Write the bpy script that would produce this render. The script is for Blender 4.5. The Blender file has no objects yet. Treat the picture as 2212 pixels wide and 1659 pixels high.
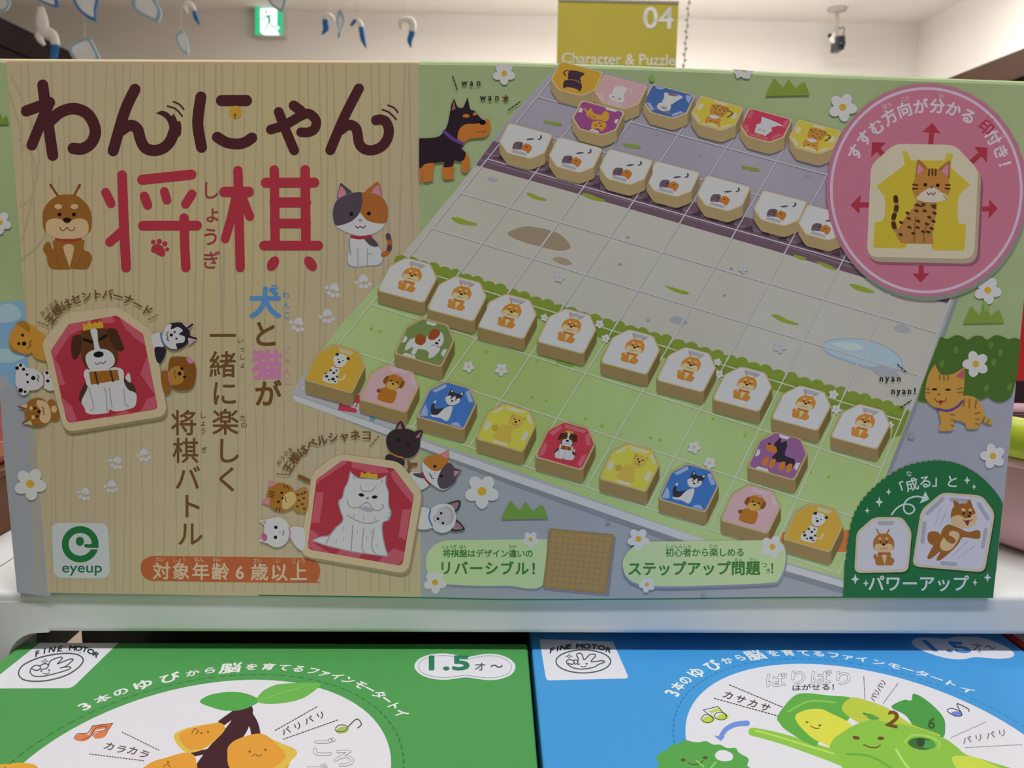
import bpy, bmesh, math, random
from mathutils import Vector, Matrix
scene = bpy.context.scene
COL = scene.collection
R_ = math.radians
# ------------------------------------------------------------------ camera, world, lights, exposure
CAM = Vector((-0.007119, -0.286058, 0.126317))
RT = Vector((0.99965931, -0.02188635, 0.01422167))
UP = Vector((-0.01064431, 0.15565954, 0.98775341))
FW = Vector((0.02383206, 0.98756827, -0.15537354))
FPX = 1720.0
cam_data = bpy.data.cameras.new('camera')
cam_data.sensor_width = 36.0
cam_data.sensor_fit = 'HORIZONTAL'
cam_data.lens = 36.0 * FPX / 2212.0
cam_data.clip_start = 0.01
cam_data.dof.use_dof = True
cam_data.dof.focus_distance = 0.29
cam_data.dof.aperture_fstop = 26.0
camera = bpy.data.objects.new('camera', cam_data)
COL.objects.link(camera)
camera.matrix_world = Matrix(((RT.x, UP.x, -FW.x, CAM.x), (RT.y, UP.y, -FW.y, CAM.y), (RT.z, UP.z, -FW.z, CAM.z), (0, 0, 0, 1)))
scene.camera = camera
scene.view_settings.view_transform = 'Standard'
scene.view_settings.look = 'None'
scene.view_settings.exposure = 0.0
scene.view_settings.gamma = 1.0
scene.view_settings.use_curve_mapping = False
world = bpy.data.worlds.new('world')
scene.world = world
world.use_nodes = True
world.node_tree.nodes['Background'].inputs[0].default_value = (1.0, 0.93, 0.86, 1)
world.node_tree.nodes['Background'].inputs[1].default_value = 0.12
def area_light(name, loc, sx, sy, power, color, rot=(0, 0, 0)):
    d = bpy.data.lights.new(name, 'AREA')
    d.shape = 'RECTANGLE'; d.size = sx; d.size_y = sy; d.energy = power; d.color = color
    o = bpy.data.objects.new(name, d); COL.objects.link(o)
    o.location = loc; o.rotation_euler = rot
    return o
CEIL = 1.626
# ceiling lamps of the shop: one over the aisle in front of the shelf, two further into the room, plus added fills
area_light('sign_fill_light', (0.1, 0.85, CEIL - 0.02), 1.2, 0.12, 9.5, (1.0, 0.98, 0.95))  # added fill that brightens the front of the hanging sign, no known fixture
area_light('ceiling_lamp_aisle', (0.1, -0.43, CEIL - 0.02), 1.5, 0.12, 23.5, (0.97, 0.98, 1.0))
area_light('ceiling_lamp_right', (0.95, 3.35, CEIL - 0.10), 2.0, 0.25, 122, (1.0, 0.97, 0.935))
area_light('ceiling_fill_right', (1.0, 3.4, CEIL - 0.40), 1.8, 0.25, 56, (1.0, 0.97, 0.935), (math.pi, 0, 0))  # added upward fill to brighten the ceiling, not a fixture of the shop
area_light('ceiling_lamp_middle', (0.0, 3.35, CEIL - 0.10), 0.8, 0.25, 22, (1.0, 0.97, 0.935))
area_light('ceiling_fill_middle', (-0.4, 3.2, CEIL - 0.35), 1.2, 0.25, 12, (1.0, 0.97, 0.935), (math.pi, 0, 0))  # second added fill, aimed up at the ceiling to lighten it

# ------------------------------------------------------------------ pixels of the photo -> points on the real surfaces
def ray(x, y):
    return FW + RT * ((x - 1106.0) / FPX) - UP * ((y - 829.5) / FPX)
def on_y(x, y, Y):
    d = ray(x, y); return CAM + d * ((Y - CAM.y) / d.y)
def on_z(x, y, Z):
    d = ray(x, y); return CAM + d * ((Z - CAM.z) / d.z)
def on_x(x, y, X):
    d = ray(x, y); return CAM + d * ((X - CAM.x) / d.x)
# ------------------------------------------------------------------ tags
def tag(o, label=None, cat=None, group=None, kind=None):
    if label: o['label'] = label
    if cat: o['category'] = cat
    if group: o['group'] = group
    if kind: o['kind'] = kind
    return o
def thing(name, label, cat, loc=(0, 0, 0), group=None):
    o = bpy.data.objects.new(name, None)
    o.empty_display_size = 0.02
    COL.objects.link(o); o.location = loc
    return tag(o, label, cat, group)
# ------------------------------------------------------------------ materials
def lin(h):
    h = h.lstrip('#'); out = []
    for k in (0, 2, 4):
        c = int(h[k:k + 2], 16) / 255.0
        out.append(c / 12.92 if c <= 0.04045 else ((c + 0.055) / 1.055) ** 2.4)
    return out
MATS = {}
def mat(name, col, rough=0.5, spec=0.3, metal=0.0, noise=None, nscale=20.0, emit=None, trans=0.0, bump=0.0):
    """procedural material; noise = second colour mottled in by a noise texture"""
    if name in MATS: return MATS[name]
    m = bpy.data.materials.new(name); m.use_nodes = True
    nt = m.node_tree; b = nt.nodes['Principled BSDF']
    b.inputs['Base Color'].default_value = (*col, 1)
    b.inputs['Roughness'].default_value = rough
    b.inputs['Specular IOR Level'].default_value = spec
    b.inputs['Metallic'].default_value = metal
    if trans: b.inputs['Transmission Weight'].default_value = trans
    if noise or bump:
        tc = nt.nodes.new('ShaderNodeTexCoord'); nz = nt.nodes.new('ShaderNodeTexNoise')
        nz.inputs['Scale'].default_value = nscale; nz.inputs['Detail'].default_value = 4
        nt.links.new(tc.outputs['Object'], nz.inputs['Vector'])
        if noise:
            rp = nt.nodes.new('ShaderNodeValToRGB')
            rp.color_ramp.elements[0].position = 0.35; rp.color_ramp.elements[1].position = 0.65
            rp.color_ramp.elements[0].color = (*col, 1); rp.color_ramp.elements[1].color = (*noise, 1)
            nt.links.new(nz.outputs['Fac'], rp.inputs['Fac']); nt.links.new(rp.outputs['Color'], b.inputs['Base Color'])
        if bump:
            bp = nt.nodes.new('ShaderNodeBump'); bp.inputs['Strength'].default_value = bump; bp.inputs['Distance'].default_value = 0.002
            nt.links.new(nz.outputs['Fac'], bp.inputs['Height']); nt.links.new(bp.outputs['Normal'], b.inputs['Normal'])
    if emit:
        b.inputs['Emission Color'].default_value = (*emit[:3], 1); b.inputs['Emission Strength'].default_value = emit[3]
    MATS[name] = m
    return m
INK = {'B': (0.455, 0.472, 0.455), 'C': (0.86, 0.855, 0.87)}     # light on the box front / on the lying covers
def ink(kind, h):
    """printing ink: the colour seen in the photo divided by the light that falls on that surface"""
    if kind == 'X':
        c = lin(h); return mat('lit_panel_%s' % h, c, 0.4, 0.3, emit=(*c, 1.0 if h == '#ffffff' else 0.7))
    if isinstance(h, tuple):
        a = [min(0.9, c / e) for c, e in zip(lin(h[0]), INK[kind])]; b = [min(0.9, c / e) for c, e in zip(lin(h[1]), INK[kind])]
        return mat('ink_%s_%s_%s' % (kind, h[0], h[1]), a, 0.42, 0.22, noise=b, nscale=h[2])
    c = [min(0.9, max(0.004, c / e)) for c, e in zip(lin(h), INK[kind])]
    return mat('ink_%s_%s' % (kind, h), c, 0.42, 0.22)
# ------------------------------------------------------------------ plain meshes
def mesh_obj(name, verts, faces, m, parent=None, smooth=False, mi=None):
    me = bpy.data.meshes.new(name)
    me.from_pydata([tuple(v) for v in verts], [], faces); me.update()
    for k in (m if isinstance(m, (list, tuple)) else [m]): me.materials.append(k)
    if mi: me.polygons.foreach_set('material_index', mi)
    if smooth: me.polygons.foreach_set('use_smooth', [True] * len(me.polygons))
    o = bpy.data.objects.new(name, me); COL.objects.link(o)
    if parent:
        o.parent = parent
        r = parent
        off = Vector((0, 0, 0))
        while r: off += r.location; r = r.parent
        me.transform(Matrix.Translation(-off))
    return o
def bm_obj(name, bm, m, parent=None, smooth=False):
    me = bpy.data.meshes.new(name); bm.to_mesh(me); bm.free()
    vs = [v.co.copy() for v in me.vertices]; fs = [tuple(p.vertices) for p in me.polygons]
    mi = [p.material_index for p in me.polygons]
    bpy.data.meshes.remove(me)
    return mesh_obj(name, vs, fs, m, parent, smooth, mi)
def add_box(bm, x0, x1, y0, y1, z0, z1, bevel=0.0, mi=0):
    t = bmesh.new()
    bmesh.ops.create_cube(t, size=1.0)
    for v in t.verts:
        v.co = Vector((x0 + (v.co.x + .5) * (x1 - x0), y0 + (v.co.y + .5) * (y1 - y0), z0 + (v.co.z + .5) * (z1 - z0)))
    if bevel: bmesh.ops.bevel(t, geom=t.edges[:], offset=bevel, segments=3, profile=0.5, affect='EDGES')
    join(bm, t, mi)
def join(bm, t, mi=0, M=None):
    mp = {}
    for v in t.verts: mp[v] = bm.verts.new(M @ v.co if M else v.co)
    for f in t.faces:
        try: bm.faces.new([mp[v] for v in f.verts]).material_index = mi
        except ValueError: pass
    t.free()
def box(name, x0, x1, y0, y1, z0, z1, m, parent=None, bevel=0.0):
    bm = bmesh.new(); add_box(bm, x0, x1, y0, y1, z0, z1, bevel)
    return bm_obj(name, bm, m, parent, smooth=False)
def add_tube(bm, pts, rad, seg=12, mi=0, flat=1.0, cap=True):
    pts = [Vector(p) for p in pts]; rad = rad if isinstance(rad, (list, tuple)) else [rad] * len(pts)
    rings = []; prev = None
    for k, p in enumerate(pts):
        t = (pts[min(k + 1, len(pts) - 1)] - pts[max(k - 1, 0)]).normalized()
        a = prev if prev else Vector((0, 1, 0)) if abs(t.y) < 0.9 else Vector((1, 0, 0))
        u = (a - t * a.dot(t)).normalized(); w = t.cross(u); prev = u
        rings.append([bm.verts.new(p + u * (math.cos(6.2832 * i / seg) * rad[k] * flat) + w * (math.sin(6.2832 * i / seg) * rad[k])) for i in range(seg)])
    for r0, r1 in zip(rings, rings[1:]):
        for i in range(seg): bm.faces.new((r0[i], r0[(i + 1) % seg], r1[(i + 1) % seg], r1[i])).material_index = mi
    if cap:
        bm.faces.new(rings[0][::-1]).material_index = mi; bm.faces.new(rings[-1]).material_index = mi
def add_lathe(bm, prof, seg=48, c=(0, 0, 0), mi=0):
    rings = [[bm.verts.new((c[0] + r * math.cos(6.28319 * i / seg), c[1] + r * math.sin(6.28319 * i / seg), c[2] + z)) for i in range(seg)] for r, z in prof]
    for r0, r1 in zip(rings, rings[1:]):
        for i in range(seg): bm.faces.new((r0[i], r0[(i + 1) % seg], r1[(i + 1) % seg], r1[i])).material_index = mi
# ------------------------------------------------------------------ flat printing: shapes of ink stacked a few microns apart on a surface
_glyph = {}
def glyph(ch, bold, whole=False):
    key = (ch, bold, whole)
    if key in _glyph: return _glyph[key]
    c = bpy.data.curves.new('t', 'FONT'); c.body = ch; c.offset = bold; c.resolution_u = 4
    o = bpy.data.objects.new('t', c); COL.objects.link(o)
    dg = bpy.context.evaluated_depsgraph_get()
    me = bpy.data.meshes.new_from_object(o.evaluated_get(dg))
    vs = [(v.co.x, v.co.y) for v in me.vertices]; fs = [tuple(p.vertices) for p in me.polygons]
    bpy.data.objects.remove(o); bpy.data.curves.remove(c); bpy.data.meshes.remove(me)
    xs = [v[0] for v in vs] or [0, 1]
    cx = (min(xs) + max(xs)) / 2 if (whole or ord(ch[0]) < 256) else 0.5
    vs = [(x - cx, y - 0.36) for x, y in vs]
    _glyph[key] = (vs, fs, max(xs) - min(xs))
    return _glyph[key]
def pts_of(p):
    if not isinstance(p, str): return [(q[0], q[1], len(q) > 2 and q[2]) for q in p]
    out = []
    for t in p.split():
        k = t.endswith('!')
        x, y = t.rstrip('!').split(','); out.append((float(x), float(y), k))
    return out
def spline(pts, closed, n=6):
    """Catmull-Rom through the points; points marked '!' are corners"""
    N = len(pts); out = []
    if N < 3 and not closed: return [(p[0], p[1]) for p in pts]
    def tan(i):
        if pts[i][2]: return (0, 0)
        if closed: a, b = pts[i - 1], pts[(i + 1) % N]
        else: a, b = pts[max(i - 1, 0)], pts[min(i + 1, N - 1)]
        return ((b[0] - a[0]) / 2, (b[1] - a[1]) / 2)
    for i in range(N if closed else N - 1):
        p, q = pts[i], pts[(i + 1) % N]
        if p[2] and q[2]: out.append((p[0], p[1])); continue
        a, b = tan(i), tan((i + 1) % N)
        for k in range(n):
            t = k / n; h1 = 2 * t**3 - 3 * t * t + 1; h2 = t**3 - 2 * t * t + t; h3 = 3 * t * t - 2 * t**3; h4 = t**3 - t * t
            out.append((h1 * p[0] + h2 * a[0] + h3 * q[0] + h4 * b[0], h1 * p[1] + h2 * a[1] + h3 * q[1] + h4 * b[1]))
    if not closed: out.append((pts[-1][0], pts[-1][1]))
    return out
DZ = 3e-7
class Art:
    def __init__(s, kind, surf, normal):
        s.kind, s.surf, s.nrm = kind, surf, Vector(normal); s.level = 1; s.st = []; s.M = (1, 0, 0, 0, 1, 0); s.mm = None; s.inkmap = None; s.new()
    def new(s): s.v = []; s.f = []; s.mi = []; s.ms = []; s.mk = {}
    # coordinate frames
    def reg(s, x0=0, y0=0, k=1.0): s.M = (k, 0, x0, 0, k, y0); s.st = []
    def z(s, c, r): s.reg((0, 550, 1100, 1652)[c], (0, 410, 820, 1239)[r], 0.253165)
    def push(s, a, b, c, d, e, f):
        A = s.M; s.st.append(A)
        s.M = (A[0] * a + A[1] * d, A[0] * b + A[1] * e, A[0] * c + A[1] * f + A[2], A[3] * a + A[4] * d, A[3] * b + A[4] * e, A[3] * c + A[4] * f + A[5])
    def pop(s): s.M = s.st.pop()
    def P3(s, x, y, dl=0.0):
        A = s.M; X = A[0] * x + A[1] * y + A[2]; Y = A[3] * x + A[4] * y + A[5]
        p = Vector((X / 1000.0, Y / 1000.0, s.mm)) if s.mm is not None else s.surf(X, Y)
        return p + s.nrm * ((s.level + dl) * DZ)
    def _m(s, c):
        if c not in s.mk: s.mk[c] = len(s.ms); s.ms.append(ink(s.kind, c))
        return s.mk[c]
    def raw(s, c, pts, faces):
        b = len(s.v); m = s._m(c)
        s.v += [s.P3(*p) for p in pts]; s.level += 0.4
        for f in faces: s.f.append(tuple(b + i for i in f)); s.mi.append(m)
    # shapes
    def P(s, c, path, smooth=True, n=5):
        p = pts_of(path); q = spline(p, True, n) if smooth else [(a[0], a[1]) for a in p]
        s.raw(c, q, [tuple(range(len(q)))]); s.level += 1
    def RP(s, c, path):
        """polygon with rounded corners, points are x,y,radius"""
        p = [tuple(float(v) for v in t.split(',')) for t in path.split()]; q = []
        for i, (x, y, r) in enumerate(p):
            a, b = p[i - 1], p[(i + 1) % len(p)]
            da, db = math.hypot(a[0] - x, a[1] - y), math.hypot(b[0] - x, b[1] - y)
            A0 = (x + (a[0] - x) * r / da, y + (a[1] - y) * r / da); B0 = (x + (b[0] - x) * r / db, y + (b[1] - y) * r / db)
            for k in range(7):
                t = k / 6; q.append(((1 - t)**2 * A0[0] + 2 * t * (1 - t) * x + t * t * B0[0], (1 - t)**2 * A0[1] + 2 * t * (1 - t) * y + t * t * B0[1]))
        s.raw(c, q, [tuple(range(len(q)))]); s.level += 1
    def E(s, c, x, y, rx, ry=None, rot=0, n=22):
        ry = rx if ry is None else ry; ca, sa = math.cos(rot), math.sin(rot)
        q = []
        for i in range(n):
            u, w = rx * math.cos(6.28319 * i / n), ry * math.sin(6.28319 * i / n); q.append((x + u * ca - w * sa, y + u * sa + w * ca))
        s.raw(c, q, [tuple(range(n))]); s.level += 1
    def S(s, c, w, path, closed=False, smooth=True, n=6, w1=None):
        p = pts_of(path); q = spline(p, closed, n) if smooth else [(a[0], a[1]) for a in p]
        if closed: q = q + [q[0]]
        s._ribbon(c, w, q, closed, w1); s.level += 1
    def _ribbon(s, c, w, q, closed=False, w1=None):
        q = [p for i, p in enumerate(q) if i == 0 or math.hypot(p[0] - q[i - 1][0], p[1] - q[i - 1][1]) > 1e-6]
        if len(q) < 2: return
        N = len(q); L = []; Rr = []; rp = 0.9 if N > 2 else 0.0
        for i in range(N):
            a = q[i - 1] if i else (q[-2] if closed else q[0]); b = q[i + 1] if i < N - 1 else (q[1] if closed else q[-1]); p = q[i]
            d1 = Vector((p[0] - a[0], p[1] - a[1])); d2 = Vector((b[0] - p[0], b[1] - p[1]))
            if d1.length < 1e-9: d1 = d2
            if d2.length < 1e-9: d2 = d1
            d1.normalize(); d2.normalize(); t = d1 + d2
            t = t.normalized() if t.length > 1e-6 else d1
            h = (w + ((w1 if w1 is not None else w) - w) * i / (N - 1)) / 2
            k = h / max(0.55, t.dot(d1)); nx, ny = -t.y * k, t.x * k
            L.append((p[0] + nx, p[1] + ny)); Rr.append((p[0] - nx, p[1] - ny))
        s.raw(c, [(p[0], p[1], rp * i / N) for i, p in enumerate(L)] + [(p[0], p[1], rp * i / N) for i, p in enumerate(Rr)], [(i, i + 1, N + i + 1, N + i) for i in range(N - 1)]); s.level += 0.9 if N > 2 else 0.0
        if not closed:
            for (p, o, hw) in ((q[0], q[1], w / 2), (q[-1], q[-2], (w1 if w1 is not None else w) / 2)):
                a0 = math.atan2(p[1] - o[1], p[0] - o[0])
                if hw > 0: s.raw(c, [(p[0] + hw * math.cos(a0 + t * math.pi / 8), p[1] + hw * math.sin(a0 + t * math.pi / 8)) for t in range(-4, 5)], [tuple(range(9))])
    def D(s, c, w, path, on, off, smooth=True, closed=False):
        q = spline(pts_of(path), closed, 10) if smooth else [(a[0], a[1]) for a in pts_of(path)]
        if closed: q.append(q[0])
        cur = [q[0]]; left = on; draw = True
        for a, b in zip(q, q[1:]):
            d = math.hypot(b[0] - a[0], b[1] - a[1]); pos = 0.0
            while d - pos > left:
                pos += left; t = pos / d; p = (a[0] + (b[0] - a[0]) * t, a[1] + (b[1] - a[1]) * t)
                if draw: cur.append(p); s._ribbon(c, w, cur)
                draw = not draw; left = on if draw else off; cur = [p]
            left -= d - pos; cur.append(b)
        if draw and len(cur) > 1: s._ribbon(c, w, cur)
        s.level += 1
    def G(s, c, ch, x, y, size, rot=0.0, bold=0.02, sx=1.0, skew=0.0, whole=False):
        vs, fs, wd = glyph(ch, 0.0, whole); ys = -1 if s.mm is None else 1
        ca, sa = math.cos(rot), math.sin(rot)
        lv0 = s.level
        for k in range(7 if bold > 0.003 else 1):       # a heavier weight: the letter inked several times round itself
            ox, oy = (bold * math.cos(k * 0.8976), bold * math.sin(k * 0.8976)) if bold > 0.003 else (0, 0)
            q = []
            for gx, gy in vs:
                u = (gx + ox / sx + skew * gy) * size * sx; w = (gy + oy) * size * ys; q.append((x + u * ca - w * sa, y + u * sa + w * ca))
            s.raw(c, q, fs)
        s.level = lv0
    def T(s, c, text, path, size, bold=0.02, upright=False, sx=1.0, skew=0.0, smooth=True, sizes=None, rot=0.0):
        """text spread evenly along a path (first and last character centred on its ends)"""
        q = spline(pts_of(path), False, 12) if smooth else [(a[0], a[1]) for a in pts_of(path)]
        ln = [0.0]
        for a, b in zip(q, q[1:]): ln.append(ln[-1] + math.hypot(b[0] - a[0], b[1] - a[1]))
        n = len(text)
        for k, ch in enumerate(text):
            if ch == ' ': continue
            d = ln[-1] * (k / (n - 1) if n > 1 else 0); i = 0
            while i < len(q) - 2 and ln[i + 1] < d: i += 1
            t = (d - ln[i]) / max(1e-9, ln[i + 1] - ln[i]); a, b = q[i], q[i + 1]
            r = rot if upright else math.atan2(b[1] - a[1], b[0] - a[0])
            s.G(c, ch, a[0] + (b[0] - a[0]) * t, a[1] + (b[1] - a[1]) * t, size * (sizes[k] if sizes else 1), r, bold, sx, skew)
        s.level += 3.5
    def W(s, c, text, x, y, width, size, rot=0.0, bold=0.01, skew=0.0):
        vs, fs, wd = glyph(text, 0.0, True); s.G(c, text, x, y, size, rot, bold, width / (wd * size), skew, True); s.level += 3.5
    def flush(s, name, parent, label=None):
        if not s.v: return None
        o = mesh_obj(name, s.v, s.f, s.ms, parent, False, s.mi)
        if label: o['label'] = label
        s.new(); return o
# ------------------------------------------------------------------ the room
FLOOR = -1.07; YB = 4.98; XL = -3.1; XR = 2.66; YF = -4.0
wall_m = mat('wall_paint', (0.77, 0.735, 0.69), 0.9, 0.1, noise=(0.79, 0.76, 0.715), nscale=1.2)
ceil_m = mat('ceiling_paint', (0.84, 0.82, 0.79), 0.95, 0.1, noise=(0.86, 0.84, 0.81), nscale=1.0)
lwall_m = mat('left_wall_paint', (0.74, 0.74, 0.62), 0.9, 0.1, noise=(0.76, 0.75, 0.64), nscale=1.2)
floor_m = mat('floor_vinyl', (0.30, 0.24, 0.19), 0.5, 0.3, noise=(0.34, 0.27, 0.21), nscale=3.0)
tag(box('wall_back', XL - .1, XR + .1, YB, YB + .1, FLOOR, CEIL, wall_m), kind='structure')
tag(box('wall_right', XR, XR + .1, YF, YB, FLOOR, CEIL, wall_m), kind='structure')
tag(box('wall_left', XL - .1, XL, YF, YB, FLOOR, CEIL, lwall_m), kind='structure')
tag(box('ceiling', XL - .1, XR + .1, YF, YB + .1, CEIL, CEIL + .08, ceil_m), kind='structure')
tag(box('floor', XL - .1, XR + .1, YF, YB + .1, FLOOR - .08, FLOOR, floor_m), kind='structure')

# ------------------------------------------------------------------ shelf unit
white_m = mat('shelf_white', (0.80, 0.82, 0.83), 0.28, 0.5, noise=(0.82, 0.835, 0.845), nscale=6.0)
dark_m = mat('gap_dark', (0.02, 0.017, 0.017), 0.6, 0.3, noise=(0.03, 0.024, 0.022), nscale=30.0)
SF = 0.0014; ZB = -0.0163; ZC = -0.0239; ZD = -0.0745
KC = (ZC - CAM.z) / (-0.0205 - CAM.z)          # lying boxes: measured on the plane z = -0.0205, scaled to their real height
def kx(x): return CAM.x + (x - CAM.x) * KC
def ky(y): return CAM.y + (y - CAM.y) * KC
sh = thing('display_shelf', 'white shelf unit with rounded front edge carrying the big game box', 'shelf', (0, 0.05, FLOOR))
def rounded_board(name, x0, x1, y0, y1, z0, z1, r, m):
    pr = []
    for k in range(7): a = math.pi / 2 * k / 6; pr.append((y0 + r - r * math.sin(a), z1 - r + r * math.cos(a)))
    for k in range(7): a = math.pi / 2 * k / 6; pr.append((y0 + r - r * math.cos(a), z0 + r - r * math.sin(a)))
    pr += [(y1, z0), (y1, z1)]
    n = len(pr); v = [(x0, *p) for p in pr] + [(x1, *p) for p in pr]
    f = [(i, (i + 1) % n, n + (i + 1) % n, n + i) for i in range(n)] + [tuple(range(n))[::-1], tuple(range(n, 2 * n))]
    return mesh_obj(name, v, f, m, sh)
rounded_board('shelf_board', -0.206, 0.62, SF, 0.33, ZB, 0.0, 0.0022, white_m)
# upright with a rounded inner corner under the board
v = [(-0.62, -0.004), (-0.62, -0.6), (-0.1905, -0.6), (-0.1905, ZB - 0.012)]
for k in range(7): a = math.pi / 2 * k / 6; v.append((-0.1785 - 0.012 * math.cos(a) , ZB - 0.012 + 0.012 * math.sin(a)))
v += [(-0.1785 + 0.004, ZB + 0.0002), (-0.1745, -0.004)]; n = len(v)
mesh_obj('upright_panel', [(x, SF - 0.00015, z) for x, z in v] + [(x, 0.02, z) for x, z in v], [tuple(range(n)), tuple(range(n, 2 * n))[::-1]] + [(i, n + i, n + (i + 1) % n, (i + 1) % n) for i in range(n)], white_m, sh)
rounded_board('side_board', -0.62, -0.2075, SF, 0.33, ZB, -0.0004, 0.0022, white_m)
box('gap_dark_panel', -0.2155, 0.62, 0.10, 0.11, ZD, ZB, dark_m, sh)  # dark panel added to stop light leaking into the gap under the board
box('gap_dark_block', -0.33, -0.2275, 0.09, 0.12, ZD, ZB, dark_m, sh)  # dark block added so the left end of the gap stays dark
box('lower_deck', -0.186, 0.62, -0.24, 0.10, ZD - .012, ZD, white_m, sh)
box('plinth', -0.18, 0.60, -0.21, 0.30, FLOOR, ZD - .012, white_m, sh, 0.003)
# ------------------------------------------------------------------ things on the shelf behind the big box
red_m = mat('red_card', (0.34, 0.018, 0.022), 0.4, 0.4, noise=(0.38, 0.03, 0.02), nscale=18.0)
brown_m = mat('brown_crate', (0.10, 0.035, 0.012), 0.6, 0.2, noise=(0.14, 0.05, 0.018), nscale=40.0)
t = thing('wooden_tray', 'dark brown tray at the left behind the big game box', 'tray', (-0.32, 0.15, 0))
box('tray_body', -0.45, -0.228, 0.03, 0.30, 0, 0.026, brown_m, t, 0.001)
box('tray_rim', -0.452, -0.2265, 0.029, 0.301, 0.026, 0.030, brown_m, t, 0.001)
t = thing('red_package', 'red and orange package on the dark brown tray at left', 'box', (-0.32, 0.16, 0.03))
box('carton', -0.44, -0.231, 0.035, 0.28, 0.030, 0.088, red_m, t, 0.002)
box('orange_band', -0.441, -0.2302, 0.0342, 0.2808, 0.034, 0.041, mat('orange_card', (0.42, 0.07, 0.02), 0.4, 0.4, noise=(0.45, 0.09, 0.02), nscale=20), t, 0.0004)
pink_m = mat('pink_plastic', (0.80, 0.46, 0.56), 0.35, 0.4, noise=(0.82, 0.50, 0.60), nscale=12.0)
lime_m = mat('lime_plastic', (0.52, 0.60, 0.04), 0.35, 0.4, noise=(0.56, 0.63, 0.05), nscale=12.0)
t = thing('pink_bucket', 'pale pink round toy bucket on the shelf right of the big game box', 'bucket', (0.300, 0.085, 0))
bm = bmesh.new()
add_lathe(bm, [(0.0, 0.0), (0.078, 0.0), (0.085, 0.004), (0.0885, 0.012), (0.0925, 0.040), (0.0915, 0.041), (0.087, 0.012), (0.0, 0.006)], 64, (0.300, 0.085, 0))
bm_obj('bucket_body', bm, pink_m, t, True)
bm = bmesh.new()
add_lathe(bm, [(0.0905, 0.040), (0.0945, 0.041), (0.0945, 0.0445), (0.090, 0.0455), (0.0905, 0.040)], 64, (0.300, 0.085, 0))
bm_obj('bucket_rim', bm, pink_m, t, True)
bm = bmesh.new()
add_lathe(bm, [(0.0, 0.0385), (0.0905, 0.0385)], 64, (0.300, 0.085, 0))
bm_obj('bucket_dark_disc', bm, mat('dark_purple', (0.03, 0.012, 0.022), 0.6, 0.3, noise=(0.04, 0.016, 0.03), nscale=40), t)  # flat dark purple disc closing the bucket below its rim
bm = bmesh.new()
add_tube(bm, [(0.300 + 0.0915 * math.cos(R_(a_)), 0.085 + 0.0915 * math.sin(R_(a_)), 0.0535) for a_ in range(150, 331, 6)], 0.0088, 16)
tag(bm_obj('handle', bm, lime_m, t, True), 'lime green folded handle')
t = thing('red_carton', 'bright red carton standing behind the pink bucket at right', 'box', (0.36, 0.27, 0))
rc = mat('bright_red_card', (0.60, 0.02, 0.02), 0.4, 0.4, noise=(0.62, 0.03, 0.025), nscale=10.0)
box('carton', 0.285, 0.46, 0.20, 0.29, 0, 0.115, rc, t, 0.002)
box('dark_base_band', 0.2846, 0.4604, 0.1996, 0.2904, 0.001, 0.056, mat('dark_base', (0.03, 0.012, 0.015), 0.5, 0.3, noise=(0.04, 0.015, 0.02), nscale=10), t, 0.0015)
# ------------------------------------------------------------------ tall cabinets along the side walls
cab_m = mat('cabinet_dark', (0.012, 0.0075, 0.0075), 0.7, 0.1, noise=(0.016, 0.010, 0.010), nscale=9.0)
cab2_m = mat('cabinet_brown', (0.016, 0.0072, 0.004), 0.7, 0.1, noise=(0.019, 0.009, 0.005), nscale=9.0)
def cabinet(name, label, x0, x1, y0, y1, top, m, inner):
    t = thing(name, label, 'cabinet', ((x0 + x1) / 2, (y0 + y1) / 2, FLOOR))
    box('carcass', x0 + .02, x1 - .0 if inner < 0 else x1 - .02, y0 + .02, y1, FLOOR, top - .12, m, t)
    box('cornice', x0, x1, y0, y1, top - .12, top, m, t, 0.006)
    n = 4
    for k in range(n):
        a = y0 + .04 + (y1 - y0 - .06) * k / n; b = y0 + .02 + (y1 - y0 - .06) * (k + 1) / n
        xs = x1 - .02 if inner > 0 else x0 + .02
        d = box('door', xs - .004, xs + .012 if inner > 0 else xs + .004, a, b, FLOOR + .06, top - .15, m, t, 0.003) if inner > 0 else box('door', xs - .012, xs + .004, a, b, FLOOR + .06, top - .15, m, t, 0.003)
    return t
cabinet('tall_cabinet', 'tall near-black cabinet with a deep cornice along the left wall', XL + .002, -2.2, 1.9, 4.3, 1.15, cab_m, 1)
cabinet('tall_cabinet', 'tall warm brown cabinet along the right wall', 2.2, XR - .002, 1.9, 4.6, 1.03, cab2_m, -1)
# ------------------------------------------------------------------ exit sign on the back wall
INK['X'] = (1, 1, 1); INK['S'] = (0.62, 0.56, 0.48)
a = on_y(553, 15, 4.92); b = on_y(613, 77, 4.92)
es = thing('exit_sign', 'lit green and white running-man exit sign high on the back wall', 'exit sign', ((a.x + b.x) / 2, YB, b.z))
box('housing', a.x - .006, b.x + .006, 4.922, YB, b.z - .006, a.z + .012, mat('sign_housing', (0.55, 0.54, 0.5), 0.5, 0.3, noise=(0.57, 0.56, 0.52), nscale=10), es, 0.004)
A = Art('X', lambda x, y: on_y(x, y, 4.92), (0, -1, 0))
DZ_ = DZ; DZ = 2e-4
A.reg(540, 0, 100 / 1843)
A.P('#2fbf86', '200,285! 1300,285! 1300,1390! 200,1390!', False); A.flush('green_panel', es)
A.P('#ffffff', '410,400 440,340 560,330 1000,330 1075,420 1080,980 1170,1080 1150,1150 1075,1200 1180,1400! 600,1400! 430,1290 410,1000'); A.flush('door_pictogram', es)
g = '#2f9f90'
A.E(g, 645, 480, 52); A.P(g, '650,620 780,610 820,820 790,900 730,880 720,760')
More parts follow.
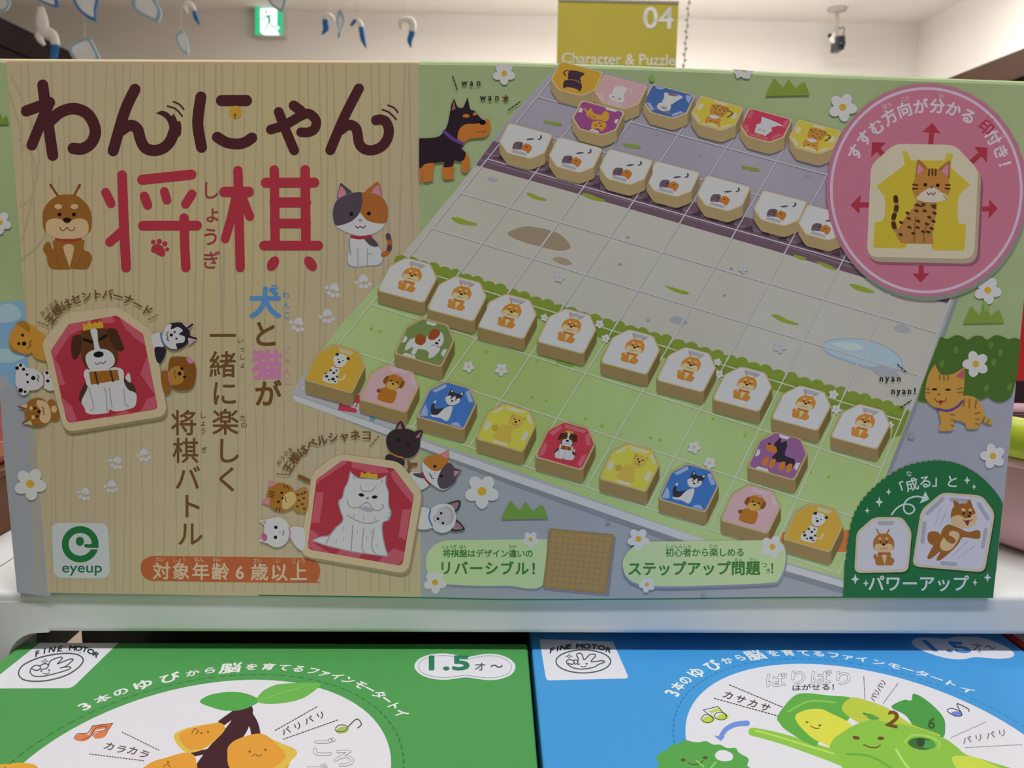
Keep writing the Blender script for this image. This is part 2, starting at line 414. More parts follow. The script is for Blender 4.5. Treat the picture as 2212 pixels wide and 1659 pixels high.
A.S(g, 46, '690,640 600,690 540,760 440,775'); A.S(g, 40, '770,630 880,630 990,750'); A.S(g, 52, '770,860 700,1000 570,1230'); A.S(g, 48, '800,860 840,1050 890,1075 1080,1065')
A.flush('running_figure', es)
DZ = DZ_
# ------------------------------------------------------------------ hanging category sign
p0 = on_y(1206, 0, 1.6); p1 = on_y(1466, 9, 1.6); zt = (p0.z + p1.z) / 2
cs = thing('category_sign', 'hanging olive green sign reading 04 Character & Puzzle', 'sign', ((p0.x + p1.x) / 2, 1.6, CEIL))
olive = mat('olive_board', (0.50, 0.435, 0.062), 0.6, 0.2, noise=(0.52, 0.45, 0.066), nscale=8.0)
box('board', p0.x, p1.x, 1.6, 1.606, zt - 0.195, zt, olive, cs, 0.001)
box('top_rail', p0.x, p1.x, 1.598, 1.608, zt - .001, zt + .004, mat('grey_rail', (0.30, 0.29, 0.26), 0.4, 0.4, noise=(0.32, 0.31, 0.28), nscale=10), cs)
A = Art('S', lambda x, y: on_y(x, y, 1.5988), (0, -1, 0))
A.W('#e2d6ae', '04', 1422, 37, 64, 66, 0.02, 0.012); A.flush('number', cs)
A.W('#ddd2a4', 'Character & Puzzle', 1336, 127, 244, 34, 0.018, 0.012); A.flush('lettering', cs)
bm = bmesh.new()
for x in (p0.x + .02, p1.x - .02): add_tube(bm, [(x, 1.603, zt), (x, 1.603, CEIL)], 0.0006, 6)
bm_obj('hanging_wires', bm, mat('wire', (0.5, 0.48, 0.44), 0.4, 0.5), cs)
# bead chain right of the sign
bm = bmesh.new(); q0 = on_y(1490, -20, 1.5); q1 = on_y(1476, 160, 1.5)
top = q0 + (q0 - q1) * ((CEIL - q0.z) / (q0.z - q1.z))
L = (top - q1).length; n = int(L / 0.0115)
ch = thing('ball_chain', 'thin grey twisted chain hanging right of the olive sign', 'chain', top)
add_tube(bm, [top, q1], 0.0010, 6)
bm_obj('cord', bm, mat('chain_cord', (0.45, 0.42, 0.42), 0.5, 0.3), ch)
bm = bmesh.new()
for k in range(n):
    p = top.lerp(q1, (k + .5) / n); t2 = bmesh.new(); bmesh.ops.create_icosphere(t2, subdivisions=1, radius=0.0038)
    join(bm, t2, 0, Matrix.Translation(p + Vector((0.0016 * (-1) ** k, 0, 0))))
tag(bm_obj('links', bm, mat('chain_metal', (0.42, 0.38, 0.38), 0.4, 0.5, noise=(0.5, 0.46, 0.46), nscale=60), ch, True), kind='stuff')
# ------------------------------------------------------------------ security camera on a ceiling pole
YC = 4.70
def at(x, y): return on_y(1760 + x * 100 / 1276, y * 100 / 1276, YC)
base = Vector((at(615, 235).x, YC, CEIL))
sc = thing('security_camera', 'black and white security camera on a thin pole under the ceiling', 'camera', base)
steel = mat('pole_grey', (0.46, 0.41, 0.39), 0.5, 0.3, noise=(0.48, 0.43, 0.41), nscale=20)
blackp = mat('black_plastic', (0.014, 0.014, 0.026), 0.4, 0.4, noise=(0.02, 0.02, 0.035), nscale=30)
whitep = mat('white_plastic', (0.82, 0.80, 0.74), 0.4, 0.4, noise=(0.84, 0.82, 0.76), nscale=30)
bm = bmesh.new(); add_lathe(bm, [(0.0, 0), (0.055, 0), (0.055, -0.012), (0.02, -0.022), (0.0, -0.022)], 32, base); bm_obj('ceiling_plate', bm, steel, sc, True)
bm = bmesh.new(); add_tube(bm, [base + Vector((0, 0, -.01)), at(585, 960)], 0.0115, 14); bm_obj('pole', bm, steel, sc, True)
bm = bmesh.new(); add_tube(bm, [at(590, 930), at(500, 975), at(470, 1040), at(500, 1120), at(590, 1180)], [.010, .014, .016, .015, .012], 14); bm_obj('bracket', bm, whitep, sc, True)
bm = bmesh.new(); add_tube(bm, [at(450, 985), at(375, 985)], 0.013, 16); bm_obj('tilt_knob', bm, blackp, sc, True)
bm = bmesh.new(); c = at(635, 1225); add_box(bm, c.x - .024, c.x + .024, YC - .05, YC + .05, c.z - .040, c.z + .040, 0.008); cb = bm_obj('camera_body', bm, blackp, sc)
bm = bmesh.new(); add_tube(bm, [(c.x, YC - .05, c.z - .008), (c.x, YC - .068, c.z - .010)], 0.019, 20); bm_obj('lens', bm, mat('lens_glass', (0.004, 0.004, 0.012), 0.1, 0.6), cb, True)
c2 = at(660, 1110); bm = bmesh.new(); add_box(bm, c2.x - .019, c2.x + .019, YC - .03, YC + .04, c2.z - .02, c2.z + .014, 0.006); bm_obj('mount_block', bm, blackp, sc)
bm = bmesh.new()
pp = spline([(630, 730, 0), (700, 785, 0), (780, 745, 0), (815, 830, 0), (785, 950, 0), (700, 1085, 0)], False, 5)
add_tube(bm, [at(*p) for p in pp], 0.0042, 8); bm_obj('cable', bm, mat('cable_grey', (0.22, 0.2, 0.2), 0.5, 0.3), sc, True)
# ------------------------------------------------------------------ paper ornaments hanging on threads
YM = 2.2; PXM = (YM - CAM.y) / FPX / FW.y
paper = mat('paper_white', (0.68, 0.70, 0.72), 0.8, 0.2, noise=(0.72, 0.74, 0.76), nscale=25)
edge1 = mat('paper_teal_edge', (0.26, 0.40, 0.46), 0.8, 0.2, noise=(0.30, 0.45, 0.52), nscale=30)
edge2 = mat('paper_blue_edge', (0.045, 0.16, 0.42), 0.7, 0.2, noise=(0.06, 0.2, 0.5), nscale=30)
bird = mat('felt_white', (0.74, 0.70, 0.68), 0.9, 0.1, noise=(0.78, 0.74, 0.71), nscale=30)
tip = mat('felt_blue', (0.035, 0.12, 0.36), 0.8, 0.1, noise=(0.05, 0.17, 0.45), nscale=30)
thread_m = mat('thread', (0.6, 0.55, 0.5), 0.8, 0.1)
mobiles = []
def leaf(parent, path, m_edge, inset=0.74, y=YM, smooth=True):
    q = spline(pts_of(path), True, 4); cx = sum(p[0] for p in q) / len(q); cy = sum(p[1] for p in q) / len(q)
    def plate(name, k, th, m, par):
        pts = [on_y(cx + (p[0] - cx) * k, cy + (p[1] - cy) * k, y) for p in q]; n = len(pts)
        return mesh_obj(name, [p + Vector((0, -th, 0)) for p in pts] + [p + Vector((0, th, 0)) for p in pts], [tuple(range(n)), tuple(range(n, 2 * n))[::-1]] + [(i, n + i, n + (i + 1) % n, (i + 1) % n) for i in range(n)], m, par)
    o = plate('paper_leaf', 1.0, 0.002, m_edge, parent); plate('white_centre', inset, 0.0035, paper, o)
    return o
def dolphin(parent, path, rads, ntip, y=YM, name='curved_tail'):
    q = spline(pts_of(path), False, 6); n = len(q); R0 = rads
    rr = []
    for i in range(n):
        u = i / (n - 1) * (len(R0) - 1); k = min(int(u), len(R0) - 2); rr.append((R0[k] + (R0[k + 1] - R0[k]) * (u - k)) * PXM)
    P = [on_y(*p, y) for p in q]; k = int(n * (1 - ntip))
    if ntip < 0.02: k = n - 1
    if ntip > 0.9: k = 1
    bm = bmesh.new(); add_tube(bm, P[:k + 1], rr[:k + 1], 12, flat=0.5); o = bm_obj(name, bm, bird, parent, True)
    if k >= n - 1: return o
    bm = bmesh.new(); add_tube(bm, P[k:], rr[k:], 12, flat=0.5); bm_obj('blue_tip', bm, tip, o, True)
    return o
def strand(px, label, bottom, y=YM):
    p = on_y(px, bottom, y)
    t = thing('hanging_ornament', label, 'mobile', (p.x, y, CEIL), 'paper ornaments hanging from the ceiling')
    bm = bmesh.new(); add_tube(bm, [(p.x, y, p.z), (p.x, y, CEIL)], 0.0006, 6); bm_obj('thread', bm, thread_m, t)
    return t
t = strand(6, 'hanging white paper leaf with teal edge in the top left corner', 10)
leaf(t, '-14,-8 8,-12 22,4 16,20 4,26 -12,14', edge1)
t = strand(92, 'hanging white bird shape with blue tail beside the dark cabinet', 30, 2.05)
leaf(t, '66,-22 100,-22 124,0 126,17! 105,10 80,-2', edge2, 0.70, 2.05)
dolphin(t, '88,14 90,40 91,58 92,72', [5, 12, 13, 7], 0.01, 2.05, 'white_wing')
dolphin(t, '80,74 92,68 112,74 119,92 118,108 115,134', [5, 9, 9, 8.5, 8, 7], 0.34, 2.05)
dolphin(t, '80,74 87,86 96,97', [6, 6, 3], 0.01, 2.05, 'white_fin')
t = strand(184, 'hanging heart-like white paper with strong blue edge and a leaf below it', 90, 2.1)
leaf(t, '152,-22 180,-30 214,-20 208,22 209,48! 188,38 166,16', edge2, 0.76, 2.1)
leaf(t, '150,112 152,98 170,88 192,82 203,98 216,130 200,150 168,138', edge1, 0.76, 2.1)
t = strand(318, 'hanging white paper leaf with teal edge left of the exit sign', 0, 2.2)
leaf(t, '285,10 290,-14 320,-20 336,0 349,28 342,50! 320,40 296,26', edge1, 0.74)
t = strand(393, 'hanging small curved tail with dark blue tip above a narrow leaf', 70, 2.4)
dolphin(t, '396,12 406,8 417,16 420,28 424,40 432,54', [4, 6, 5, 4, 5, 1], 0.48, 2.4)
dolphin(t, '396,12 400,20 406,28', [5, 4, 2], 0.01, 2.4, 'white_fin')
leaf(t, '381,76 394,66 400,76 406,98 407,119! 395,112 385,96', edge1, 0.76, 2.4)
t = strand(598, 'hanging grey paper leaf in front of the exit sign', 0, 2.3)
leaf(t, '576,-16 600,-24 617,-8 616,10 611,27! 594,18 580,2', mat('paper_grey_edge', (0.28, 0.32, 0.36), 0.8, 0.2, noise=(0.32, 0.36, 0.40), nscale=30), 0.74, 2.3)
t = strand(715, 'hanging pale curved tail with blue tip beside a grey-blue leaf right of the exit sign', 32, 2.6)
dolphin(t, '722,44 712,34 704,36 703,50 704,62 695,75', [4, 6, 7, 7, 7, 1], 0.50, 2.6)
leaf(t, '727,48 730,28 736,21 744,38 744,52 738,66 735,82! 729,82! 731,66', edge1, 0.62, 2.6)
t = strand(770, 'hanging pale tail with long blue tip and a blue dash', 42, 2.6)
dolphin(t, '772,42 778,52 781,66 784,84 791,104', [4, 6, 6, 6, 1], 0.62, 2.6)
dolphin(t, '769,42 763,49 758,56', [4, 4, 3], 0.98, 2.6, 'short_wing')
t = strand(871, 'hanging pale arched tail with blue tip, rightmost of the ornaments', 42, 2.6)
dolphin(t, '860,48 870,43 886,44 892,56 889,74 885,88 888,103', [3, 6, 8, 8, 7, 6, 1], 0.40, 2.6)
dolphin(t, '872,44 866,54 870,62', [5, 5, 3], 0.01, 2.6, 'white_fin')
# ------------------------------------------------------------------ the big game box standing on the shelf
SIDE = [(2261, 175), (2206, 731), (2196, 820), (2152, 1235), (2142, 1290)]
TOP = [(-72, 124), (0, 124), (275, 125.5), (550, 127), (905, 128.5), (1100, 131), (1380, 140), (1660, 152), (1940, 163), (2212, 173), (2261, 175)]
BOT = [(2142, 1290), (2130, 1291), (1900, 1292), (1660, 1293), (1400, 1296), (1100, 1297), (905, 1293), (560, 1288), (280, 1284), (37, 1280)]
outline = TOP + SIDE[1:-1] + BOT
def face(x, y): return on_y(x, y, 0.0)
gb = thing('game_box', 'large board game box with printed dogs and cats, standing on the white shelf', 'game box', (0, 0.027, 0))
O3 = [face(*p) for p in outline]
zmin = min(p.z for p in O3)
cx_ = sum(p.x for p in O3) / len(O3); cz_ = sum(p.z for p in O3) / len(O3)
def ring(inset_top, inset, y):
    r = []
    for k, p in enumerate(O3):
        x = p.x + (inset if p.x < cx_ else -inset); z = p.z
        z += inset * 0.3 if k >= len(TOP) + len(SIDE) - 2 else -inset_top * max(0.0, min(1.0, (p.z - 0.17) / 0.01))
        r.append(Vector((x, y, z)))
    return r
rings = [ring(0.0017, 0.0005, 0.0), ring(0.0008, 0.0002, 0.0003), ring(0.0002, 0.0, 0.0009), ring(0, 0, 0.0018), ring(0, 0, 0.054)]
n = len(O3); vs = [p for r in rings for p in r]
fs = [tuple(range(n))] + [(k * n + i, k * n + (i + 1) % n, (k + 1) * n + (i + 1) % n, (k + 1) * n + i) for k in range(len(rings) - 1) for i in range(n)] + [tuple(range((len(rings) - 1) * n, len(rings) * n))[::-1]]
g_ink = ('#7f9068', '#88986f', 22); t_ink = '#9d9170'
mi = []
for f in fs:
    c = sum((vs[i] for i in f), Vector()) / len(f); px = c.x
    mi.append(1 if (len(f) == 4 and face(11, 150).x < px < face(905, 150).x and c.z > 0.1) else 0)
mesh_obj('carton', vs, fs, [ink('B', g_ink), ink('B', t_ink)], gb, False, mi)
A = Art('B', face, (0, -1, 0))
# ---- printed picture: backgrounds
W_ = '#a9a9b3'; CREAM = '#a99a7e'; GREY = '#83878f'; BRN = '#5c4023'; TBRN = '#3f1e22'; RED = '#922c39'
A.reg()
A.P(GREY, '-2,818! 60,818! 110,1289! 37,1280! 8,980!', False)
A.flush('printed_paving_left', gb)
A.P(GREY, '905,1000! 1400,1000! 1960,880! 2195,826! 2152,1234! 2141,1290! 1660,1292! 1100,1296! 905,1292!', False)
A.flush('printed_paving_right', gb)
A.P('#6a8fb5', '-30,690 -24,655! 40,650! 60,652! 70,800 40,835 20,828 -6,818! -14,760!')
A.P('#86a3c4', '-26,672 20,655 44,672 40,690 10,697 -20,696'); A.P('#86a3c4', '-20,760 30,752 58,764 30,782 -14,780')
A.E('#8a8a92', 2, 826, 15, 16)
A.flush('printed_pond_picture', gb)
# wood-grain panel
A.P(('#9b8f79', '#a29670', 9), '14,133! 300,134! 600,135! 905,137! 909,1292! 560,1287! 280,1283! 103,1280! 78,970! 46,560!', False)
rnd = random.Random(4)
gl = '#94896f'
for k in range(40):
    x = 48 + k * 22 + rnd.uniform(-8, 8)
    if x > 895: break
    am = rnd.uniform(2, 7); ph = rnd.uniform(0, 6); pts = []
    for j in range(9):
        y = 138 + j * 142.2; sp = 1.0 + (x - 560) / 560 * -0.0
        dx = (1 - (y - 138) / 1150) * -0 + (y - 138) / 1150 * (0 if x > 150 else 30 * (150 - x) / 100)
        pts.append((min(900, x + dx + am * math.sin(ph + j * 0.8)), y))
    A._ribbon(gl, rnd.uniform(2.5, 5), spline([(p[0], p[1], False) for p in pts], False, 4))
A.level += 1
for p in ('22,160 60,240 84,330 70,420 44,445', '40,300 78,360 60,470 46,520', '46,560 90,520 120,440 130,380', '60,1000 80,960 90,900', '20,200 44,280 46,330'):
    A.S(gl, 4, p)
A.flush('wood_grain_panel', gb); LL = A.level + 2
# ---- the printed game board
HB = (108.80881, 97.026471, 653.47569, 30.528129, -73.075546, 841.66448, -0.010915488, 0.028941789)
def hb(i, j):
    d = HB[6] * i + HB[7] * j + 1; return ((HB[0] * i + HB[1] * j + HB[2]) / d, (HB[3] * i + HB[4] * j + HB[5]) / d)
A.P('#6f737b', '640,866! 1110,1050! 1480,1182! 1828,1284! 1840,1262! 1300,1080! 700,850!', False)      # printed board shadow
A.P('#55592f', '655,872! 780,920! 760,936! 660,900!') if False else None
A.P('#a5a7aa', '631,846! 636,866! 1100,1036! 1500,1176! 1824,1270! 1836,1256! 1300,1040! 700,830!', False)
A.P('#8f9098', '1207,142! 1204,141! 1100,258! 985,410! 866,554! 737,701! 644,825! 631,852! 1100,1020! 1505,1160! 1822,1256! 1850,1200! 1918,1017! 1991,830! 2067,628! 2158,400! 1624,240! 1290,152!', False)
A.flush('board_edge_picture', gb)
A.P(('#86828d', '#8c8892', 26), '1207,143! 1106,254! 1057,316! 1150,358! 1600,480! 2055,620! 2060,640! 2158,400! 1624,241! 1290,154!', False)   # paving
A.P('#5d4a55', '1066,304! 1028,357! 1221,411! 1660,538! 1862,598! 2044,655! 2062,640! 2070,616! 1825,530! 1490,434! 1160,342!', False)        # fence band
for t in (0.35, 0.7): A.S('#6f5c68', 4, [(1059 - 31 * t, 316 + 41 * t), (1240 - 25 * t, 372 + 36 * t), (1660 + 8 * t, 492 + 40 * t), (1850, 548 + 46 * t)], smooth=False)
A.P(('#9e9c91', '#a1a198', 18), '1028,357! 985,410! 866,554! 1000,596! 1300,686! 1700,806! 1968,886! 1991,830! 2050,660! 1862,598! 1660,538! 1221,411!', False)   # sand
A.P(('#899d5f', '#94a873', 14), '868,556! 737,701! 646,822! 631,848! 700,872! 1100,1012! 1505,1160! 1822,1250! 1850,1200! 1918,1017! 1968,888! 1700,808! 1300,688! 1000,598!', False)   # lawn
for i in range(9):
    for u, w in ((.08, .3), (.42, .62), (.74, .94)): A.P('#43323c', [hb(i + u, 6.06), hb(i + w, 6.06), hb(i + (u + w) / 2 + .03, 6.22)], False)
# house corner and path at lower left, orange path at lower right
A.P('#96969c', '646,822! 631,850! 740,888! 860,930! 890,900! 800,850! 700,795! 672,790!', False)
A.P('#a03248', '735,860! 772,868! 770,892! 730,886!', False); A.P('#a03248', '758,858! 790,850! 800,866! 772,872!', False)
A.P('#55808a', '800,884! 815,890! 808,912! 798,908!', False); A.P('#a5a5ad', '742,866! 770,870! 768,878! 740,874!', False)
A.P('#a8642f', '1690,1150! 1835,1145! 1828,1192! 1680,1190!', False)
# hedge with a scalloped top
hd = [(866, 556), (957, 580), (1050, 610), (1150, 643), (1250, 676), (1350, 704), (1450, 733), (1560, 766), (1660, 797), (1770, 829), (1870, 858), (1966, 888)]
A.P('#66792c', hd + [(1946, 940), (1925, 948), (1930, 915), (1700, 850), (1443, 775), (1200, 700), (1000, 640), (845, 584)], False)
for k in range(43):
    t = k / 43 * (len(hd) - 1); i = min(int(t), len(hd) - 2); x = hd[i][0] + (hd[i + 1][0] - hd[i][0]) * (t - i); y = hd[i][1] + (hd[i + 1][1] - hd[i][1]) * (t - i)
    A.raw('#6b7f2e', [(x + 15 * math.cos(a * .4488), y + 6 + (11 + 3 * (k % 2)) * math.sin(a * .4488)) for a in range(14)], [tuple(range(14))])
A.level += 1
# ponds, stones, tufts on the sand
A.P('#857764', '1097,506 1108,497 1140,489 1190,498 1215,510 1232,531 1224,539 1200,540 1130,522')
A.P('#8a7e6c', '1194,560 1205,555 1225,560 1236,571 1215,571')
A.P('#8a8a96', '1052,385 1062,382 1075,389 1068,393 1058,391'); A.P('#8a8a96', '1446,690 1462,683 1485,694 1478,702 1456,697'); A.P('#8d8c94', '1930,708 1945,701 1966,711 1962,719 1940,717')
A.P('#83929f', '1775,750 1790,734 1850,731 1900,742 1940,766 1950,790 1940,802 1890,800 1830,782 1790,766')
A.P('#8fa3c0', '1777,748 1792,736 1850,733 1898,744 1936,766 1948,788 1936,798 1880,792 1826,776 1790,762')
A.P('#a0b0c6', '1796,742 1840,740 1866,752 1830,756'); A.P('#8b8c93', '1884,796 1905,790 1930,800 1940,812 1900,812')
for p in ('1137,417 1146,417 1160,423 1176,428 1181,433 1170,433 1150,428', '1256,418 1270,418 1290,426 1306,432 1300,435 1275,430', '975,470 990,470 1010,477 1030,483 1026,487 1000,485 982,478', '1436,617 1450,620 1470,626 1487,632 1483,636 1460,631', '1666,681 1680,680 1700,690 1725,700 1715,701 1690,695', '1835,614 1850,615 1875,623 1889,631 1875,632 1850,626', '1713,551 1725,552 1742,558 1730,561', '1762,565 1780,568 1800,577 1806,583 1785,578'):
    A.P('#79892e', p)
for x, y in ((1200, 260), (1370, 309), (1627, 358)):
    A.P('#6f8236', [(x - 27, y), (x - 8, y + 2), (x + 12, y + 6), (x + 14, y + 13), (x + 2, y + 11), (x - 4, y + 12), (x - 12, y + 7), (x - 20, y + 9)], False)
for x, y in ((1512, 336), (1745, 380), (1356, 513), (1340, 571), (1400, 692), (1565, 638), (1580, 580), (1420, 290)): A.E('#827f82', x, y, 4, 3)
for x, y in ((802, 710), (820, 716), (1150, 858), (1180, 866), (1265, 905), (1300, 920), (1405, 945), (1425, 950), (1610, 940), (1540, 905), (1050, 760), (1160, 780), (1790, 1030), (1750, 1020), (1715, 985)): A.E('#779a3c', x, y, 4, 3)
A.P('#6d8a36', '1198,788 1210,774 1218,782 1226,776 1240,784 1236,792')
A.S('#74777f', 7, '2069,640 1995,836 1922,1016', smooth=False)
A.flush('board_picture', gb)
# grid lines
for j in range(10):
    sand = 4 <= j <= 5
    for i in range(9):
        a, b = hb(i, j), hb(i + 1, j)
        A._ribbon('#a2a1a0' if sand else '#abb09d' if j < 4 else '#a3a0a6', 4.5 if sand else 2.6, [a, b])
for i in range(10):
    for j in range(9):
        a, b = hb(i, j), hb(i, j + 1); sand = 3 <= j <= 5
        if j == 3: m = hb(i, 3.12); A._ribbon('#abb09d', 2.6, [a, m]); a = m
        if j == 5: m = hb(i, 5.78); A._ribbon('#a9a6ac', 2.8, [m, b]); b = m
        A._ribbon('#a2a1a0' if sand else '#abb09d' if j < 3 else '#a3a0a6', 4.5 if sand else 2.6, [a, b])
A.level += 1
A.flush('board_grid_lines', gb)
def flower(x, y, r, rot=0.0, n=5, c='#abacb8', cc='#b08a2c'):
    for k in range(n):
        a = rot + 6.28319 * k / n; A.E(c, x + r * .58 * math.cos(a), y + r * .58 * math.sin(a), r * .50, r * .40, a, 16)
    A.E(c, x, y, r * .4); A.E(cc, x, y, r * .27)
def tuft(x0, y0, w, h, c='#6a7f33'):
    A.P(c, [(x0, y0 + h, 1), (x0 + w * .12, y0 + h * .35), (x0 + w * .2, y0, 0), (x0 + w * .27, y0 + h * .2), (x0 + w * .40, y0 + h * .52, 1), (x0 + w * .50, y0 + h * .12), (x0 + w * .54, y0 + h * .10), (x0 + w * .68, y0 + h * .58, 1), (x0 + w * .84, y0 + h * .24), (x0 + w * .90, y0 + h * .3), (x0 + w, y0 + h * .95, 1)], n=3)
for f in ((1208, 600, 10, 0), (1605, 580, 10, .3), (1684, 748, 14, .2)): flower(*f, c='#9ea0a6', cc='#9a9884'); A.flush('small_flower_picture', gb)
for f in ((1012, 792, 12, .2), (1083, 798, 13, .4), (1499, 966, 13, .1), (1533, 1000, 13, .5), (1176, 686, 8, 0), (1295, 700, 9, .3), (1308, 731, 9, 0), (1550, 782, 8, 0), (1553, 808, 9, .4), (1800, 852, 10, 0), (1806, 884, 10, .3), (1922, 918, 8, 0)): flower(*f, cc='#a59a80'); A.flush('small_flower_picture', gb)
for f in ((1089, 159, 23, .3), (1820, 232, 29, .15), (66, 1045, 33, .2), (0, 481, 24, .3), (1041, 1061, 35, .3), (2133, 627, 28, .2), (2144, 985, 26, .7)): flower(*f); A.flush('flower_picture', gb)
A.P('#abacb8', '1582,150! 1590,150 1606,152! 1622,153 1630,154! 1622,160 1618,170 1606,169 1600,166 1592,170 1588,160')
A.P('#b08a2c', '1602,151! 1612,152! 1610,155 1604,155'); A.flush('flower_picture', gb)
for q in ((1653, 170, 96, 38), (2080, 663, 88, 36), (-20, 243, 40, 27, '#5d7a35'), (1082, 1082, 102, 40, '#5f7f38')): tuft(*q); A.flush('grass_tuft_picture', gb)
A.E('#6f8f45', 1408, 169, 6, 8); A.P('#6f8f45', '2122,655 2128,650 2134,660 2136,672 2126,672')
A.E('#7a7e86', 1520, 1286, 6, 5); A.E('#777b84', 1313, 1128, 5, 4); A.E('#7c8088', 1968, 942, 8, 7)
A.flush('printed_specks', gb)
# dark hedge at the right
A.P('#3d5a24', '2031,727! 2044,732 2052,730 2066,724 2080,728 2090,734 2104,726 2120,726 2132,734 2150,724 2168,728 2178,733 2190,730 2204,734! 2196,815! 2184,856! 2170,866 2156,868 2140,862 2134,856 2120,862 2100,858 2060,866 2004,868 1982,864! 1991,832!')
for x, y in ((2064, 756), (2034, 786), (2140, 746), (2146, 782), (2160, 762), (2180, 836), (2130, 838)): A.E('#4f6f2c', x, y, 5, 8, .3)
A.flush('hedge_picture', gb); flower(2107, 786, 27, .6); A.flush('flower_picture', gb)
# ---------------------------------------------------------------- animals (drawn in the frame of the large pictures)
KB = '#101014'
def shiba(simple=False, b='#7d5223', c='#ab946f', e='#644019'):
    A.S(e, 22, '432,-42 470,20 500,62'); A.S(e, 22, '680,-40 650,20 625,62')
    A.P(c, '440,-20! 500,60! 420,110!', False); A.P(c, '672,-18! 625,60! 720,110!', False)
    A.S(e, 16, '432,-42 470,20 500,62'); A.S(e, 16, '680,-40 650,20 625,62')
    A.P(b, '362,250 375,160 430,90 500,48 572,40 650,48 720,100 770,170 785,260 770,350 690,405 572,418 450,402 380,350')
    A.P(c, '390,330 400,272 450,245 520,252 572,290 630,252 700,245 745,272 757,330 740,380 680,410 572,420 470,410 405,380')
    A.E(c, 497, 143, 33, 22); A.E(c, 635, 143, 33, 22)
    A.P(b, '470,425 460,500 440,492 428,450 400,446 372,480 370,520 400,570 405,620 445,675 590,678 610,672 740,675 780,610 785,570 760,530 720,515 715,470 705,425')
    A.P(c, '540,490 560,468 590,463 615,470 632,495 620,560 600,640 595,662 580,620 555,550')
    A.S('#8e2f2b', 18, '478,420 530,433 620,433 690,420')
    A.E(KB, 508, 211, 17); A.E(KB, 631, 211, 17); A.E(KB, 572, 258, 34, 21)
    A.S('#6b2f2c', 8, '512,320 525,345 550,345 572,322 595,345 625,345 640,320')
    if not simple: A.S('#6a431a', 5, '480,560 490,610 520,672'); A.S('#6a431a', 5, '690,560 675,610 650,672')
def calico(simple=False):
    d, o = '#463c45', '#8f5527'
    A.P(d, '705,80 716,0 735,-58 760,-40 835,30 760,90'); A.P(o, '940,30 1000,-36 1045,-66 1070,-40 1085,70 1020,90')
    A.P('#a5707d', '712,70 722,0 738,-30 780,20 760,60'); A.P('#a5707d', '1000,20 1046,-36 1066,-20 1078,60 1040,60')
    wh = '#a9a9b4'
    if not simple: A.P('#7b7b87', '815,405 815,560 792,530 786,600 802,648 870,664 960,654 1056,648 1100,604 1100,540 1070,490 1005,412')
    A.P(wh, '825,405 825,560 802,532 795,600 810,640 870,655 960,645 1050,640 1090,600 1090,540 1060,490 1000,410')
    A.P(d, '935,412 1000,408 1057,475 1020,486 975,466')
    A.S(o, 44, '1098,555 1140,525 1152,450 1140,400'); A.S(d, 44, '1148,505 1152,488'); A.S(d, 42, '1143,410 1139,390')
    A.P('#7b7b87', '662,200 686,106 740,58 835,24 920,22 1000,24 1088,62 1136,138 1143,222 1126,284 1062,356 960,392 860,392 756,356 684,304')
    A.P(wh, '668,200 690,110 740,62 835,27 920,25 1000,27 1085,65 1130,140 1137,220 1120,280 1060,350 960,385 860,385 760,350 690,300')
    A.P(d, '668,200 690,110 740,62 835,27 920,25 922,100 900,190 840,260 760,295 690,300'); A.P(o, '920,25 1000,27 1085,65 1130,140 1137,220 1118,282 1040,285 960,260 915,212 902,185 922,100')
    A.E(KB, 825, 208, 17); A.E(KB, 975, 202, 17); A.E('#77747c', 902, 260, 17, 10)
    A.S('#4d3b40', 9, '862,310 880,326 902,312 925,326 945,308'); A.S('#8d2531', 26, '828,400 900,410 990,398')
    if not simple:
        for p in ('880,500 882,645', '962,505 962,640', '962,552 1000,545'): A.S('#85858f', 8, p)
def bernard():
    A.P('#3c2a1f', '755,1610 690,1720 680,1800 740,1800 800,1650'); A.P('#3c2a1f', '1020,1600 1130,1650 1168,1730 1120,1800 1040,1700')
    A.P('#a8a8b2', '1075,1600 1098,1560 1115,1590 1118,1640 1090,1630')
    A.P('#a9a9b3', '742,1530 736,1640 750,1690 700,1800 725,1860 740,1900 800,1915 920,1902 940,1872 970,1886 1020,1888 1100,1870 1158,1840 1165,1740 1100,1705 1062,1640 1030,1520')
    A.S('#77747c', 7, '762,1690 800,1840 780,1885'); A.S('#77747c', 7, '895,1690 912,1760 918,1890'); A.S('#77747c', 7, '935,1690 960,1860'); A.S('#77747c', 7, '1060,1700 1072,1820 1100,1850')
    A.P('#7e511d', '762,1552! 1008,1535! 1022,1622! 780,1662!', False); A.S('#3a2412', 16, '815,1555 838,1655'); A.S('#3a2412', 16, '945,1542 968,1632')
    A.P('#4c3018', '690,1240 720,1200 850,1180 920,1195 960,1290 1010,1400 990,1500 860,1540 740,1520 695,1400')
    A.P('#3a2314', '620,1260 650,1240 690,1240 702,1300 690,1380 660,1440 625,1440 610,1350'); A.P('#3a2314', '916,1190 990,1190 1020,1240 1062,1350 1040,1375 1000,1370 950,1300')
    A.P('#a9a9b3', '775,1195 830,1192 840,1290 856,1365 815,1368 800,1290')
    A.S('#17100c', 24, '722,1276 788,1300'); A.S('#17100c', 26, '860,1275 908,1242')
    A.P('#a9a9b3', '735,1450 745,1400 800,1365 870,1355 940,1375 980,1430 975,1490 920,1530 850,1545 770,1530')
    A.E(KB, 845, 1404, 44, 26, -.08); A.S('#5a4248', 8, '815,1475 840,1488 860,1470 885,1482 905,1460')
    A.P('#a8872b', '712,1205! 714,1138! 740,1152! 762,1118! 790,1146! 812,1124! 836,1138! 855,1110! 866,1134! 880,1115! 886,1178! 800,1184!', False)
